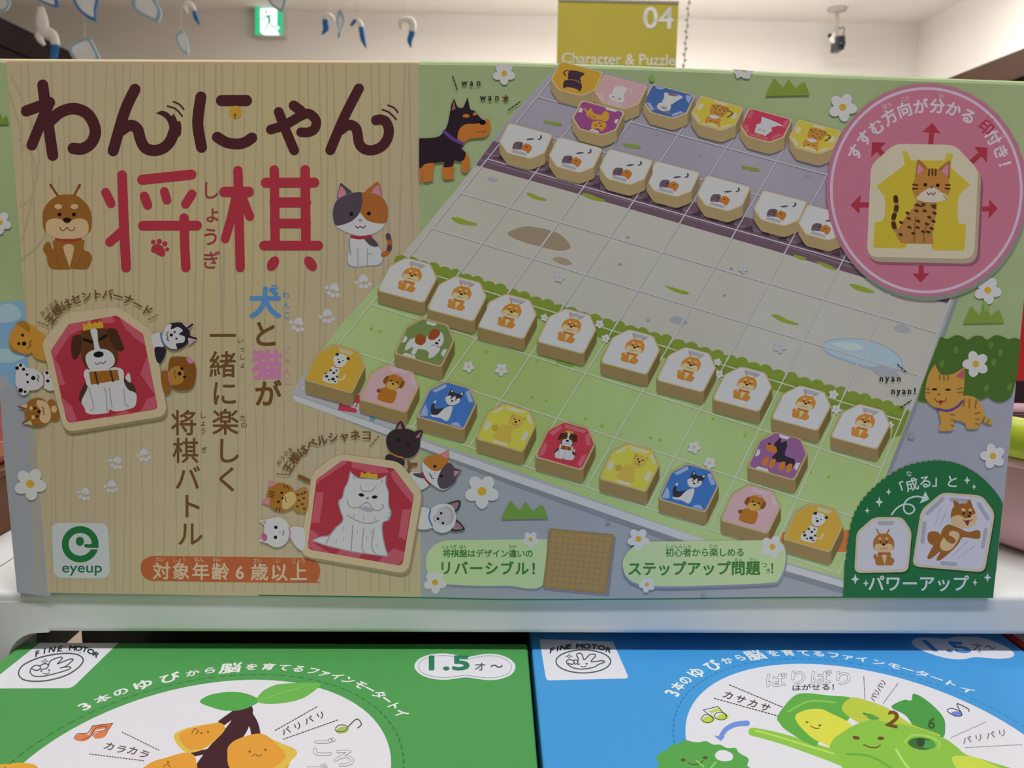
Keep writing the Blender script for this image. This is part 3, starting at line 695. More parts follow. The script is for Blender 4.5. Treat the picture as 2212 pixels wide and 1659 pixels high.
def persian(simple=False):
    A.P('#7b7b84', '815,776! 840,800 892,834 1000,840 1060,842 1128,810! 1126,890 1148,960 1150,1070 1170,1130 1150,1196 1098,1226 1100,1330 1120,1430 1138,1506 1050,1500 930,1485 830,1470 720,1445 600,1415 486,1370! 560,1335 634,1322 682,1265 750,1196 727,1110 712,1040 747,1000 762,930 792,870')
    A.P('#a9a9b3', '822,790! 840,810 892,844 1000,850 1060,852 1118,824! 1116,890 1138,960 1140,1070 1158,1130 1140,1190 1088,1220 1090,1330 1110,1430 1126,1494 1050,1490 930,1475 830,1460 720,1435 600,1405 504,1370! 560,1345 640,1330 690,1270 760,1200 737,1110 722,1040 757,1000 772,930 802,870')
    A.E(KB, 912, 982, 24, 15, .2); A.E(KB, 1025, 1000, 24, 15, -.1)
    A.P('#a8872b', '900,830! 910,785! 942,806! 968,785! 1000,806! 1048,800! 1054,848! 970,838!', False)
    if simple: return
    g = '#77777f'
    A.S(g, 7, '905,900 915,945 960,950 1000,945 1040,905'); A.E('#5d4a50', 965, 1009, 12, 8)
    A.S(g, 8, '795,1022 802,1070 840,1092 890,1086 962,1046 1020,1110 1070,1112 1098,1085 1092,1062'); A.P('#8a8a93', '890,1095 960,1080 1015,1112 970,1130')
    A.S(g, 8, '790,1155 850,1190 920,1218 1000,1222 1060,1200')
    for p in ('838,1240 832,1350 825,1455', '935,1260 918,1420 940,1475', '1020,1270 1000,1420 1030,1482', '690,1270 640,1335 612,1400'): A.S(g, 8, p)
    for x, y in ((760, 1250), (880, 1280), (1000, 1280), (700, 1360), (760, 1340), (960, 1330), (1050, 1400), (935, 1160), (1030, 1170), (850, 1150)): A.S('#8a8a93', 7, [(x, y), (x - 6, y + 34)])
    for p in ('735,1040 715,1020', '735,1070 712,1060', '1140,1140 1165,1130', '1130,1170 1152,1180', '1085,880 1090,850', '850,850 846,820'): A.S(g, 6, p)
# ---------------------------------------------------------------- small motifs for the board pieces, drawn in a -1..1 frame (y up)
def mini(kind):
    w = '#adadb4'
    if kind == 'shiba': A.push(1 / 440, 0, -1.28, 0, -1 / 420, 0.90); shiba(True, '#a9712f', '#b8a27c', '#a9712f'); A.pop()
    elif kind == 'bernard': A.push(1 / 480, 0, -1.85, 0, -1 / 460, 3.30); bernard(); A.pop()
    elif kind == 'persian': A.push(1 / 480, 0, -1.98, 0, -1 / 450, 2.55); persian(True); A.pop()
    elif kind == 'calico':
        A.push(-1, 0, 0, 0, 1, 0)
        A.P(w, '-.3,.2 .35,.2 .5,-.1 .45,-.75 -.35,-.75 -.4,-.2'); A.P('#574a50', '-.42,.78 -.5,.4 -.42,.12 -.1,.02 .0,.3 .02,.62 -.2,.7'); A.P('#a0642c', '.02,.62 .0,.3 .12,.02 .45,.14 .52,.42 .45,.8 .25,.66')
        A.P('#8a5a66', '-.4,.76 -.34,.62 -.22,.68'); A.P('#4e4249', '.02,-.28 .2,-.3 .42,-.5 .3,-.52 .12,-.42'); A.S('#4e4249', .10, '.66,-.9 .72,-.72 .64,-.56'); A.E(KB, -.14, .3, .045); A.E(KB, .22, .3, .045); A.pop()
    elif kind == 'dalmatian':
        A.P(w, '-.22,.1 .1,.05 .2,-.4 .3,-.85 -.35,-.9 -.45,-.6 -.3,-.3'); A.P(w, '-.38,.62 -.2,.85 .12,.85 .3,.6 .25,.25 -.02,.06 -.3,.3'); A.S('#b0a88c', .09, '.25,-.6 .5,-.5 .52,-.25')
        for x, y, r in ((-.3, .78, .09), (.3, .72, .09), (-.25, -.2, .06), (-.05, -.3, .07), (-.3, -.6, .08), (.05, -.65, .09), (.18, -.45, .06), (-.12, -.75, .05), (-.4, -.45, .05), (.2, -.75, .05), (.02, -.12, .05)): A.E('#25252c', x, y, r)
        for x, y, r in ((-.14, .52, .035), (.1, .52, .035), (-.03, .38, .07)): A.E(KB, x, y, r)
        A.S('#9a4a4e', .05, '-.2,.1 -.05,.04 .12,.08')
    elif kind == 'poodle':
        A.P('#96601f', '-.45,-.2 -.2,-.05 .3,-.1 .42,-.5 .35,-.85 -.35,-.85 -.45,-.5'); A.P('#96601f', '-.45,.4 -.3,.72 .0,.82 .32,.7 .46,.4 .3,.0 0,-.1 -.3,0'); A.P('#6f431a', '-.52,.45 -.42,.62 -.32,.5 -.34,.15 -.5,.18'); A.P('#6f431a', '.52,.45 .42,.62 .34,.5 .36,.15 .5,.18')
        A.P('#a98a45', '-.28,.25 0,.38 .28,.25 .26,0 0,-.1 -.26,0'); A.E('#6f431a', -.5, -.35, .12); A.E(KB, -.14, .4, .05); A.E(KB, .16, .4, .05); A.E(KB, .0, .25, .07, .05); A.P('#b57688', '-.05,.86 .1,.9 .14,.76 .0,.74')
    elif kind == 'husky':
        A.P('#2e2a33', '-.78,-.3 -.66,-.1 -.62,-.3 -.5,-.4 -.1,-.2 .15,.05 .0,-.6 -.3,-.8 -.62,-.72'); A.P(w, '-.12,-.25 .18,0 .3,-.4 .28,-.9 -.1,-.85 -.5,-.9 -.6,-.8 -.3,-.7')
        A.P('#2e2a33', '-.25,.6 -.2,.98 -.02,.8 .25,.8 .42,.98 .42,.55 .3,.2 -.15,.2'); A.P(w, '-.3,.35 -.15,.55 .0,.45 .1,.62 .2,.45 .36,.55 .42,.3 .2,.06 -.1,.06'); A.P(w, '-.76,-.06 -.7,.06 -.64,-.05 -.68,-.14')
        A.E(KB, -.03, .4, .04); A.E(KB, .22, .4, .04); A.E(KB, .08, .28, .06, .045); A.P('#b3b3bb', '-.17,.92 -.1,.8 -.18,.78'); A.P('#b3b3bb', '.38,.92 .3,.8 .4,.76')
    elif kind == 'golden':
        A.P('#aa9440', '-.3,.05 .2,.05 .32,-.4 .4,-.85 -.4,-.85 -.42,-.4'); A.P('#aa9440', '-.1,.5 .1,.8 .4,.8 .6,.5 .5,.15 .2,0 -.05,.2'); A.P('#a08434', '-.12,.6 -.05,.85 .06,.75 .0,.5'); A.P('#a08434', '.56,.6 .62,.78 .5,.8'); A.P('#a08434', '-.7,-.1 -.5,-.05 -.4,-.3 -.55,-.45 -.72,-.3')
        A.E(KB, .14, .55, .045); A.E(KB, .38, .55, .045); A.E(KB, .25, .42, .065, .05); A.S('#7d5a2a', .035, '.12,.3 .2,.24 .27,.3 .36,.25')
    elif kind == 'bulldog':
        A.P(w, '-.85,-.3 -.6,.05 .2,.1 .75,-.1 .7,-.6 .45,-.85 .3,-.5 -.2,-.5 -.25,-.85 -.45,-.85 -.5,-.5 -.8,-.8'); A.P('#84451f', '-.6,.25 -.3,.35 -.05,.1 -.15,-.25 -.5,-.2'); A.P(w, '-.1,.2 .1,.7 .5,.75 .75,.4 .75,0 .4,-.2 .1,-.1'); A.P('#84401f', '-.05,.4 .0,.8 .3,.85 .45,.6 .3,.25 .05,.2')
        A.E(KB, .55, .3, .05); A.E(KB, .5, .1, .09, .06); A.S('#6a5a55', .04, '.3,-.1 .5,-.02 .7,-.1')
    elif kind == 'pinscher':
        A.P('#2b2230', '-.5,.4 -.35,1.0 -.2,.75 .0,.9 .15,.6 .25,.1 .8,0 .85,-.5 .6,-.5 .3,-.35 -.1,-.4 -.3,-.2 -.2,.2'); A.P('#a8652a', '-.75,.45 -.4,.45 -.2,.2 -.3,.05 -.6,.1 -.8,.25'); A.E(KB, -.72, .48, .07, .05)
        for x in (-.5, -.15, .35, .72): A.P('#a8652a', [(x - .1, -.3), (x + .08, -.3), (x + .12, -.75), (x - .06, -.8), (x - .16, -.55)])
    elif kind == 'blackcat':
        k = '#392a33'; A.P(k, '-.35,.15 .3,.15 .5,-.3 .45,-.72 -.3,-.75 -.2,-.3'); A.P(k, '-.52,.45 -.5,.85 -.3,.72 .2,.75 .38,.95 .5,.6 .52,.3 .2,.05 -.3,.08'); A.S(k, .08, '.4,-.6 .65,-.6 .75,-.35 .6,-.15'); A.S('#a5702c', .05, '-.3,.1 0,.02 .3,.1')
    elif kind == 'kitten':
        A.P(w, '-.2,.1 .3,.1 .4,-.2 .3,-.6 -.25,-.6'); A.P(w, '-.42,.45 -.35,.72 .2,.75 .45,.5 .42,.2 .2,.05 -.25,.05'); A.S('#b9a5ae', .07, '.3,-.5 -.5,-.55 -.55,-.3'); A.E(KB, -.15, .42, .05); A.E(KB, .22, .42, .05); A.E('#b06a78', .02, .58, .05, .03)
    elif kind == 'siamese':
        A.P(w, '-.2,.1 .25,.1 .3,-.4 .35,-.8 -.6,-.85 -.4,-.3'); A.P(w, '-.3,.4 -.25,.7 .1,.8 .42,.6 .4,.2 .1,.05 -.2,.1'); A.P('#77656a', '.42,.62 .55,.9 .28,.76'); A.P('#77656a', '-.25,.66 -.4,.92 -.08,.78'); A.P('#6f5a60', '-.35,-.85 .2,-.85 .1,-.65 -.2,-.7'); A.E('#8d7f80', .05, .5, .18, .14)
    elif kind == 'leopard':
        A.P('#a07436', '-.35,.1 .25,.1 .42,-.4 .35,-.85 -.5,-.85 -.5,-.3'); A.P('#a8763a', '-.42,.45 -.5,.95 -.25,.75 .1,.75 .3,.95 .4,.55 .3,.2 -.3,.2'); A.P(w, '-.25,.2 .05,.38 .3,.2 .1,.05 -.15,.06'); A.S('#74502a', .1, '-.5,-.6 -.8,-.55 -.78,-.3 -.65,-.05')
        for x, y in ((-.3, -.2), (-.1, -.1), (.1, -.2), (-.35, -.5), (-.1, -.45), (.15, -.5), (-.2, -.72), (.1, -.75), (.3, -.65), (-.4, -.75), (-.2, .6), (.1, .62), (-.78, -.4), (-.7, -.15)): A.E('#5a3c1d', x, y, .06, .045)
    elif kind == 'tabby':
        c = '#ac8235'; A.P(c, '-.6,-.2 -.2,.1 .5,.0 .65,-.4 .55,-.85 .35,-.5 -.1,-.45 -.2,-.85 -.45,-.8'); A.P(c, '-.65,.3 -.55,.85 -.3,.7 .0,.9 .15,.4 .0,.05 -.4,.0'); A.S(c, .12, '.6,-.3 .85,-.6'); A.S('#6a3f7d', .07, '-.4,.02 -.1,.02 .1,.2'); A.E(KB, -.4, .45, .05); A.E(KB, -.12, .5, .05); A.E('#7d3030', -.25, .25, .07)
        for x in (.15, .3, .45): A.S('#7d5b22', .05, [(x, .02), (x, -.25)])
def piece(kind, cx, cy, flip, U, V, D, bg, corner):
    """one printed board piece: wooden wall, rim, coloured face, animal"""
    f = -1 if flip else 1
    A.push(U[0], V[0], cx, U[1], V[1], cy)
    inv = U[0] * V[1] - U[1] * V[0]; dx, dy = (0 * V[1] - D * V[0]) / inv, (U[0] * D - U[1] * 0) / inv   # straight down in this frame
    sh_ = [(-1.03, -.86), (-.94, -1), (.94, -1), (1.03, -.88), (1.04, .38), (.96, .5), (.55, .98), (.42, 1.03), (-.46, 1.03), (-.6, .98), (-.98, .48), (-1.04, .36)]
    pt = [(x * f, y * f) for x, y in sh_]
    base = [(x + dx, y + dy) for x, y in pt]
    hull = sorted(set(pt + base))
    def half(ps):
        h = []
        for p in ps:
            while len(h) > 1 and (h[-1][0] - h[-2][0]) * (p[1] - h[-2][1]) - (h[-1][1] - h[-2][1]) * (p[0] - h[-2][0]) <= 0: h.pop()
            h.append(p)
        return h
    hl = half(hull)[:-1] + half(hull[::-1])[:-1]
    A.raw('#65562f' if not flip else '#77684a', hl, [tuple(range(len(hl)))]); A.level += 1
    # the front wall, then the darker right wall
    n = len(pt)
    for i in range(n):
        a, b = pt[i], pt[(i + 1) % n]; mx, my = (a[0] + b[0]) / 2, (a[1] + b[1]) / 2
        if my < -abs(mx) * .35 or (flip and my < -.3):
            A.raw('#7d6b46' if not flip else '#8f7e59', [a, b, (b[0] + dx, b[1] + dy), (a[0] + dx, a[1] + dy)], [(0, 1, 2, 3)])
    A.level += 1
    A.raw('#a08e64' if not flip else '#a99d7c', pt, [tuple(range(n))]); A.level += 1
    k_ = .945 if kind in ('shiba', 'calico') else .93
    A.raw(bg, [(x * k_, y * k_) for x, y in pt], [tuple(range(n))]); A.level += 1
    s = f
    A.push(s, 0, 0, 0, s, 0)
    if corner:
        for q in corner: A.P(*q)
    A.pop()
    A.push(.82 * s, 0, 0, 0, .82 * s, -.04)
    mini(kind)
    A.pop(); A.pop()
mark = [('#8d8f97', '-.36,.90! .36,.90! .28,.70! -.28,.70!', False)]
w6 = '#b0aa96'
edges = [(w6, '-.9,-.1 -.86,-.45 -.7,-.4 -.72,0'), (w6, '.9,-.1 .86,-.45 .7,-.4 .72,0'), (w6, '-.4,.9! .4,.9! .3,.76! -.3,.76!', False), (w6, '-.55,.85! -.88,.42! -.74,.42! -.5,.72!', False), (w6, '.55,.85! .88,.42! .74,.42! .5,.72!', False), (w6, '-.3,-.9! .3,-.9! .25,-.76! -.25,-.76!', False)]
blues = [('#8291b4', '-.5,.9! -.88,.4! -.72,.35! -.4,.75!', False), ('#8291b4', '.5,.9! .88,.4! .72,.35! .4,.75!', False), ('#8291b4', '-.9,-.9! -.9,-.3! -.72,-.5! -.6,-.8!', False), ('#8291b4', '.9,-.9! .4,-.9! .5,-.75! .7,-.7!', False)]
reds = [('#a55560', '-.5,.9! .5,.9! .4,.72! -.4,.72!', False), ('#a55560', '-.9,.3! -.6,.8! -.5,.65! -.72,.2!', False), ('#a55560', '.9,.3! .6,.8! .5,.65! .72,.2!', False), ('#a55560', '-.9,-.9! -.9,-.2! -.74,-.3! -.72,-.75!', False), ('#a55560', '.9,-.9! .9,-.2! .74,-.3! .72,-.75!', False)]
whites = [('#b0b0b6', '-.4,.93! .1,.93! 0,.78! -.3,.78!', False), ('#b0b0b6', '.92,-.1! .92,-.5! .76,-.4! .76,-.15!', False), ('#b0b0b6', '-.7,-.93! -.1,-.93! -.2,-.8! -.6,-.8!', False), ('#b0b0b6', '-.92,0! -.92,-.4! -.78,-.3! -.78,-.1!', False)]
pinks = [('#b99a9e', '-.4,.92! .4,.92! .3,.74! -.3,.74!', False), ('#b99a9e', '.55,.85! .9,.42! .78,.36! .5,.7!', False)]
golds = [('#aaa07a', '-.3,.92! .36,.92! .28,.74! -.2,.74!', False)]
Ut, Vt = (46, 12.5), (14, -28)
tops = [('blackcat', 1243, 172, '#ad852f', []), ('kitten', 1338, 201, '#b08a8c', pinks), ('siamese', 1442, 221, '#3c5a8c', blues), ('leopard', 1546, 247, '#b0a03c', edges), ('persian', 1651, 273, '#a5364c', reds), ('leopard', 1757, 298, '#b0a03c', edges), ('tabby', 1289, 257, '#80406f', whites)]
NAMES = {'blackcat': 'black_cat_piece_picture', 'kitten': 'white_kitten_piece_picture', 'siamese': 'siamese_cat_piece_picture', 'leopard': 'spotted_cat_piece_picture', 'persian': 'white_longhair_piece_picture', 'tabby': 'tabby_cat_piece_picture', 'calico': 'calico_cat_piece_picture', 'shiba': 'brown_dog_piece_picture', 'dalmatian': 'dalmatian_piece_picture', 'poodle': 'poodle_piece_picture', 'husky': 'husky_piece_picture', 'golden': 'golden_dog_piece_picture', 'bernard': 'crowned_dog_piece_picture', 'bulldog': 'bulldog_piece_picture', 'pinscher': 'black_dog_piece_picture'}
A.reg()
BASE = A.level + 5; NP = [0]
def nextbase():
    A.level = BASE + 75 * (NP[0] % 2); NP[0] += 1
for q in tops:
    nextbase()
    if q[0] == 'tabby': A.level = BASE + 150
    piece(q[0], q[1], q[2], True, Ut, Vt, 25, q[3], q[4]); A.flush(NAMES[q[0]], gb)
for x, y in ((1133, 307), (1240, 337), (1349, 363), (1450, 389), (1560, 420), (1682, 452), (1778, 483)):
    nextbase(); piece('calico', x, y, True, (47, 12.5), (14, -29), 24, '#aeadab', mark); A.flush(NAMES['calico'], gb)
Us, Vs = (50, 13.5), (20, -39)
lv = A.level
for x, y in ((885, 603), (992, 643), (1100, 681), (1229, 713), (1366, 758), (1487, 796), (1608, 838), (1735, 879), (1863, 919)):
    nextbase(); piece('shiba', x, y, False, Us, Vs, 25, '#adacb1', mark); A.flush(NAMES['shiba'], gb)
for q in (('bulldog', 922, 737, '#657543', whites), ('pinscher', 1684, 982, '#7b5279', whites), ('dalmatian', 729, 794, '#ae8a33', golds), ('poodle', 846, 836, '#b48d92', pinks), ('husky', 970, 873, '#3b62a0', blues), ('golden', 1098, 921, '#b0a640', edges), ('bernard', 1226, 960, '#a2323f', reds), ('golden', 1364, 1007, '#b0a640', edges), ('husky', 1492, 1051, '#35609c', blues), ('poodle', 1626, 1097, '#b48d92', pinks), ('dalmatian', 1761, 1137, '#ae8a33', golds)):
    nextbase(); piece(q[0], q[1], q[2], False, (50.5, 14.5), (20, -42), 27, q[3], q[4]); A.flush(NAMES[q[0]], gb)
A.level = BASE + 235
# ---------------------------------------------------------------- title lettering
L1 = A.level
A.level = LL
A.z(0, 0)
t = TBRN
for w, p in ((95, '365,725 388,900 425,1150 450,1325'), (95, '225,947 330,908 424,874'), (92, '422,878 360,1020 272,1238'), (98, '430,1030 520,955 640,927 755,980 814,1110 782,1215 705,1268 625,1266')): A.S(t, w, p)
for w, p in ((95, '1152,762 1065,950 966,1286'), (95, '1040,1110 1085,1078 1135,1072 1178,1110 1196,1180 1235,1256 1310,1284 1395,1262 1455,1200 1486,1120')): A.S(t, w, p)
A.P(t, '1438,1150 1445,1085 1422,1022 1380,985 1330,968! 1380,945 1430,960 1465,990 1478,968! 1500,1000 1514,1036! 1532,1032 1545,1060 1548,1110 1535,1160 1480,1180')
A.S(t, 14, '1480,868 1530,890 1568,932'); A.S(t, 14, '1430,905 1500,930 1555,990')
for w, p in ((95, '1715,828 1692,980 1690,1090 1720,1256'), (95, '1890,858 2104,858'), (92, '1854,1170 1930,1214 2020,1228 2090,1214 2150,1176')): A.S(t, w, p)
A.z(1, 0)
for w, p in ((82, '138,1105 260,1065 400,985 470,972 525,1030 512,1098 460,1128 396,1128'), (86, '334,900 395,945'), (84, '206,955 265,1110 338,1282')): A.S(t, w, p)
for w, p in ((86, '890,755 765,1000 646,1280'), (86, '740,1105 780,1075 825,1066 865,1094 880,1150 892,1222 932,1268 1000,1282 1080,1252 1130,1190 1146,1110 1120,1040 1075,1020 1036,1026')): A.S(t, w, p)
A.S(t, 14, '1090,935 1150,960 1208,1018'); A.S(t, 14, '1138,898 1190,920 1222,958')
A.flush('brown_title_lettering', gb)
A.z(0, 0); A.E('#a6822f', 2010, 957, 56); A.E('#5f4a1c', 2006, 982, 13); A.S('#5f4a1c', 7, '2006,982 2006,1010'); A.flush('bell_picture', gb)
A.level = LL
A.z(0, 1)
t = RED
for w, p in ((78, '902,22 948,118'), (84, '1042,-125 1058,300 1076,664'), (80, '1055,342 938,446'), (86, '1213,-86 1634,-130'), (80, '1232,55 1260,130'), (76, '1403,15 1424,88'), (78, '1638,36 1584,122'), (84, '1220,306 1682,305'), (80, '1571,240 1576,450 1586,664')): A.S(t, w, p)
A.E(t, 1308, 445, 20); A.E(t, 1360, 440, 22); A.E(t, 1407, 460, 22); A.E(t, 1427, 507, 17); A.P(t, '1290,510 1305,475 1350,463 1392,490 1412,540 1392,570 1350,556 1320,537 1295,532')
for w, p in ((80, '2030,-165 2040,200 2050,664'), (90, '1915,18 2122,18'), (76, '2012,60 1975,230 1922,418'), (76, '2070,70 2132,228')): A.S(t, w, p)
A.z(1, 1)
for w, p in ((80, '168,-170 172,150 176,440'), (82, '432,-170 435,150 438,440'), (86, '95,-60 510,-62'), (86, '170,108 440,108'), (82, '170,287 440,287'), (82, '80,476 544,476')): A.S(t, w, p)
A.E(t, 157, 630, 45, 68, .55); A.E(t, 477, 630, 45, 70, -.6)
A.flush('red_title_lettering', gb)
A.z(0, 1); A.T('#85323c', 'しょうぎ', '1795,5 1815,205 1798,405 1802,602', 165, 0.01, True); A.flush('reading_aid_lettering', gb)
# ---------------------------------------------------------------- dog, cat and paw prints beside the title
A.level = LL; A.z(0, 1); shiba(); A.flush('sitting_brown_dog_picture', gb)
A.level = LL; A.z(1, 1); calico(); A.flush('sitting_calico_cat_picture', gb)
def paw(x, y, s, rot, c):
    ca, sa = math.cos(rot), math.sin(rot)
    A.push(ca * s, -sa * s, x, sa * s, ca * s, y)
    A.P(c, '-.5,-.1 -.3,-.5 0,-.7 .35,-.45 .55,-.1 .3,.15 0,.05 -.3,.2'); A.E(c, -.75, .1, .2); A.E(c, -.35, .55, .24); A.E(c, .15, .65, .25); A.E(c, .6, .45, .22); A.pop()
A.level = LL
A.z(1, 1)
for x, y, r in ((930, 775, -.15), (675, 848, .35), (620, 1070, -.1), (372, 1142, .3)): paw(x, y, 80, r, '#a9a8ac'); A.flush('paw_print_picture', gb)
A.z(0, 2)
for x, y, r in ((1230, 636, -.1), (995, 702, .35), (952, 905, 0), (722, 968, .3)): paw(x, y, 72, r, '#a3a3ad'); A.flush('paw_print_picture', gb)
# ---------------------------------------------------------------- catch phrase in columns
A.level = LL; A.reg()
A.G('#4a78a8', '犬', 573, 655, 70, 0, .035); A.level += 1; A.reg(550, 410, .253165); paw(170, 840, 36, 3.3, '#4a78a8'); A.reg()
A.G(BRN, 'と', 573, 722, 62, 0, .02); A.G('#ad6a92', '猫', 577, 789, 68, 0, .035); A.G(BRN, 'が', 579, 851, 60, 0, .025)
A.T(BRN, '一緒に楽しく', '481,726 481,790 485,853 487,913 492,976 492,1036', 60, .012, True); A.T(BRN, '将棋バトル', '397,914 401,974 405,1032 411,1094 411,1154', 58, .012, True)
A.T('#4a78a8', 'わんこ', '618,637 619,660 619,681', 18, .005, True); A.T('#ad6a92', 'にゃんこ', '620,757 621,778 621,801 622,824', 18, .005, True)
A.T(BRN, 'いっしょ', '520,736 522,754 523,771 524,789', 14, .005, True); A.T(BRN, 'たの', '525,903 527,918', 15, .005, True); A.T(BRN, 'しょうぎ', '438,897 439,914 439,931', 14, .005, True) if False else A.T(BRN, 'しょう', '438,897 439,914 439,931', 15, .005, True)
A.G(BRN, 'ぎ', 441, 972, 14, 0, .005); A.level += 1
A.flush('catch_phrase_lettering', gb)
# ---------------------------------------------------------------- the two king tiles with animals peeking from behind
A.level = L1; A.z(0, 1)
A.T(BRN, '王様はセントバーナード', '438,1100 500,1022 578,970 665,930 750,905 830,893 920,890 1005,908 1095,935 1180,982 1258,1028', 96, .02)
A.T(BRN, 'おうさま', '368,1052 403,1018 440,985 478,958', 44, .01); A.D(BRN, 8, '330,1128 422,1166', 22, 12); A.D(BRN, 8, '1350,1065 1265,1110', 22, 12)
A.flush('king_caption_lettering', gb); A.z(1, 2)
A.T(BRN, '王様はペルシャネコ', '292,750 350,662 415,603 492,547 575,515 660,494 760,482 858,474 955,474', 96, .02)
A.T(BRN, 'おうさま', '210,706 242,668 275,626 306,598', 44, .01); A.D(BRN, 8, '190,803 300,812', 22, 12); A.D(BRN, 8, '1060,480 990,565', 22, 12)
A.flush('king_caption_lettering', gb)
def eyes(*p):
    for x, y, r in p: A.E(KB, x, y, r)
A.level = L1; A.z(0, 1)
A.P('#a5762f', '80,1290 100,1210 170,1130 250,1140 330,1200 352,1280 320,1350 240,1402 140,1372 90,1350'); A.P('#8a5f24', '145,1140 200,1118 250,1150 258,1215 200,1180'); A.P('#8a5f24', '80,1300 130,1360 180,1390 110,1370'); A.P('#a5762f', '320,1220 400,1260 430,1400 400,1460 280,1405'); eyes((197, 1240, 13), (165, 1312, 13), (210, 1312, 19)); A.S('#5b3a20', 8, '272,1285 256,1310 266,1330 240,1352'); A.flush('golden_puppy_picture', gb)
A.P('#a9a9b3', '135,1600 150,1530 210,1515 300,1530 360,1580 372,1650 330,1700 240,1710 150,1680'); A.P('#a9a9b3', '140,1500 190,1478 218,1520 150,1570'); A.P('#a9a9b3', '150,1690 230,1690 248,1730 190,1752'); A.P('#a9a9b3', '360,1575 450,1540 470,1700 380,1690')
eyes((235, 1575, 11), (240, 1640, 11), (288, 1605, 19), (150, 1520, 16), (180, 1495, 14), (205, 1530, 14), (180, 1710, 20), (218, 1722, 12), (405, 1560, 14), (412, 1630, 14), (440, 1590, 12)); A.S('#8a3a40', 8, '366,1560 380,1620 374,1680'); A.S('#33303a', 7, '325,1580 335,1600 322,1615 335,1635'); A.flush('dalmatian_puppy_picture', gb)
A.z(0, 2)
A.P('#7d5223', '215,270 240,190 310,155 380,170 432,250 432,330 380,388 290,396 230,350'); A.P('#7d5223', '410,190 470,180 510,330 430,330'); A.P('#ab946f', '325,175 395,190 432,255 432,340 385,372 342,335 352,265 318,215'); A.P('#ab946f', '165,228! 238,200! 228,265!', False); A.P('#ab946f', '196,372! 262,338! 282,388!', False); A.S('#644019', 14, '165,228 225,250'); A.S('#644019', 14, '198,370 255,340')
A.E('#ab946f', 268, 243, 14, 18); A.E('#ab946f', 287, 320, 14, 18); A.E('#ab946f', 465, 250, 25, 30); eyes((303, 243, 11), (320, 312, 11), (337, 272, 15)); A.S('#6b2f2c', 7, '362,232 378,250 368,268 384,285 370,300'); A.flush('brown_puppy_picture', gb)
A.z(0, 1)
A.P('#231d28', '1390,1230 1420,1160 1480,1135 1560,1135 1615,1190 1622,1260 1580,1330 1500,1366 1430,1345 1395,1290'); A.P('#a9a9b3', '1390,1240 1420,1160 1465,1148 1462,1190 1520,1170 1562,1200 1530,1232 1578,1252 1570,1300 1505,1312 1512,1358 1440,1345 1395,1290'); A.P('#a08a96', '1555,1136! 1645,1145! 1615,1195!', False); A.P('#a08a96', '1605,1262! 1680,1275! 1615,1325!', False); A.S('#231d28', 16, '1600,1180 1645,1148'); A.S('#231d28', 16, '1610,1250 1678,1270')
A.P('#a9a9b3', '1300,1240 1375,1225 1400,1330 1350,1345 1310,1330'); A.P('#231d28', '1325,1345 1420,1360 1380,1470 1340,1460'); A.S('#3c5a8c', 14, '1376,1225 1384,1280 1410,1335'); eyes((1493, 1213, 9), (1508, 1270, 9), (1465, 1238, 14)); A.S('#40303a', 8, '1438,1213 1424,1235 1436,1255 1428,1275 1445,1285'); A.flush('husky_puppy_picture', gb)
A.P('#7a4f1d', '1375,1560 1450,1560 1460,1720 1400,1725'); A.P('#6e4519', '1440,1500 1462,1432 1540,1422 1620,1440 1672,1500 1672,1600 1640,1690 1560,1712 1480,1690 1440,1610'); A.P('#94692b', '1448,1540 1520,1500 1572,1560 1560,1640 1480,1662 1440,1600'); A.P('#b06a8e', '1590,1440 1630,1440 1650,1470 1620,1482'); eyes((1555, 1525, 13), (1578, 1595, 13), (1535, 1567, 17)); A.S('#5b3a20', 7, '1500,1545 1490,1570 1500,1600'); A.S('#a0567a', 10, '1440,1560 1446,1620 1466,1670'); A.flush('poodle_puppy_picture', gb)
A.level = L1 + 45
A.RP('#7d7052', '585,1062,60 1015,1010,60 1322,1225,60 1446,1945,90 565,2092,90 366,1310,60')
A.RP(CREAM, '575,1050,70 1010,995,70 1312,1212,70 1434,1924,95 555,2070,95 360,1300,60')
A.RP('#8f2a37', '590,1145,14 1000,1072,14 1225,1230,14 1352,1870,45 578,1990,45 438,1370,14')
for q in ('590,1145! 790,1110! 760,1160! 600,1240! 470,1440! 438,1370!', '860,1098! 960,1080! 990,1130! 900,1140!', '1020,1085! 1225,1230! 1245,1330! 1150,1260! 1070,1180!', '1262,1410! 1330,1750! 1290,1700! 1200,1570!', '445,1400! 510,1500! 560,1660! 510,1670!', '520,1760! 620,1850! 660,1960! 640,1985! 590,1972! 560,1900!', '900,1945! 1080,1880! 1130,1910! 1100,1912!', '1330,1760! 1345,1830! 1320,1870! 1200,1890! 1260,1780!'): A.P('#a04a58', q, False)
bernard(); A.flush('crowned_dog_tile_picture', gb)
A.level = L1; A.z(1, 2)
A.P('#2e2428', '1125,540 1130,480 1180,430 1260,415 1340,430 1400,480 1412,560 1372,640 1300,666 1220,650 1150,600'); A.P('#2e2428', '1200,430 1248,350 1288,440'); A.P('#2e2428', '1340,460 1432,430 1400,525'); A.P('#8f5e68', '1212,420! 1245,368! 1258,420!', False); A.P('#8f5e68', '1372,490! 1422,440! 1404,500!', False); A.P('#2e2428', '1150,635 1270,680 1265,730 1120,680'); A.S('#a5602f', 14, '1168,628 1215,652 1262,662'); eyes((1225, 515, 13), (1310, 558, 13)); A.S('#6b4a2a', 26, '1310,790 1330,730 1380,720'); A.S('#6b4a2a', 24, '1312,700 1332,735'); A.flush('black_cat_picture', gb)
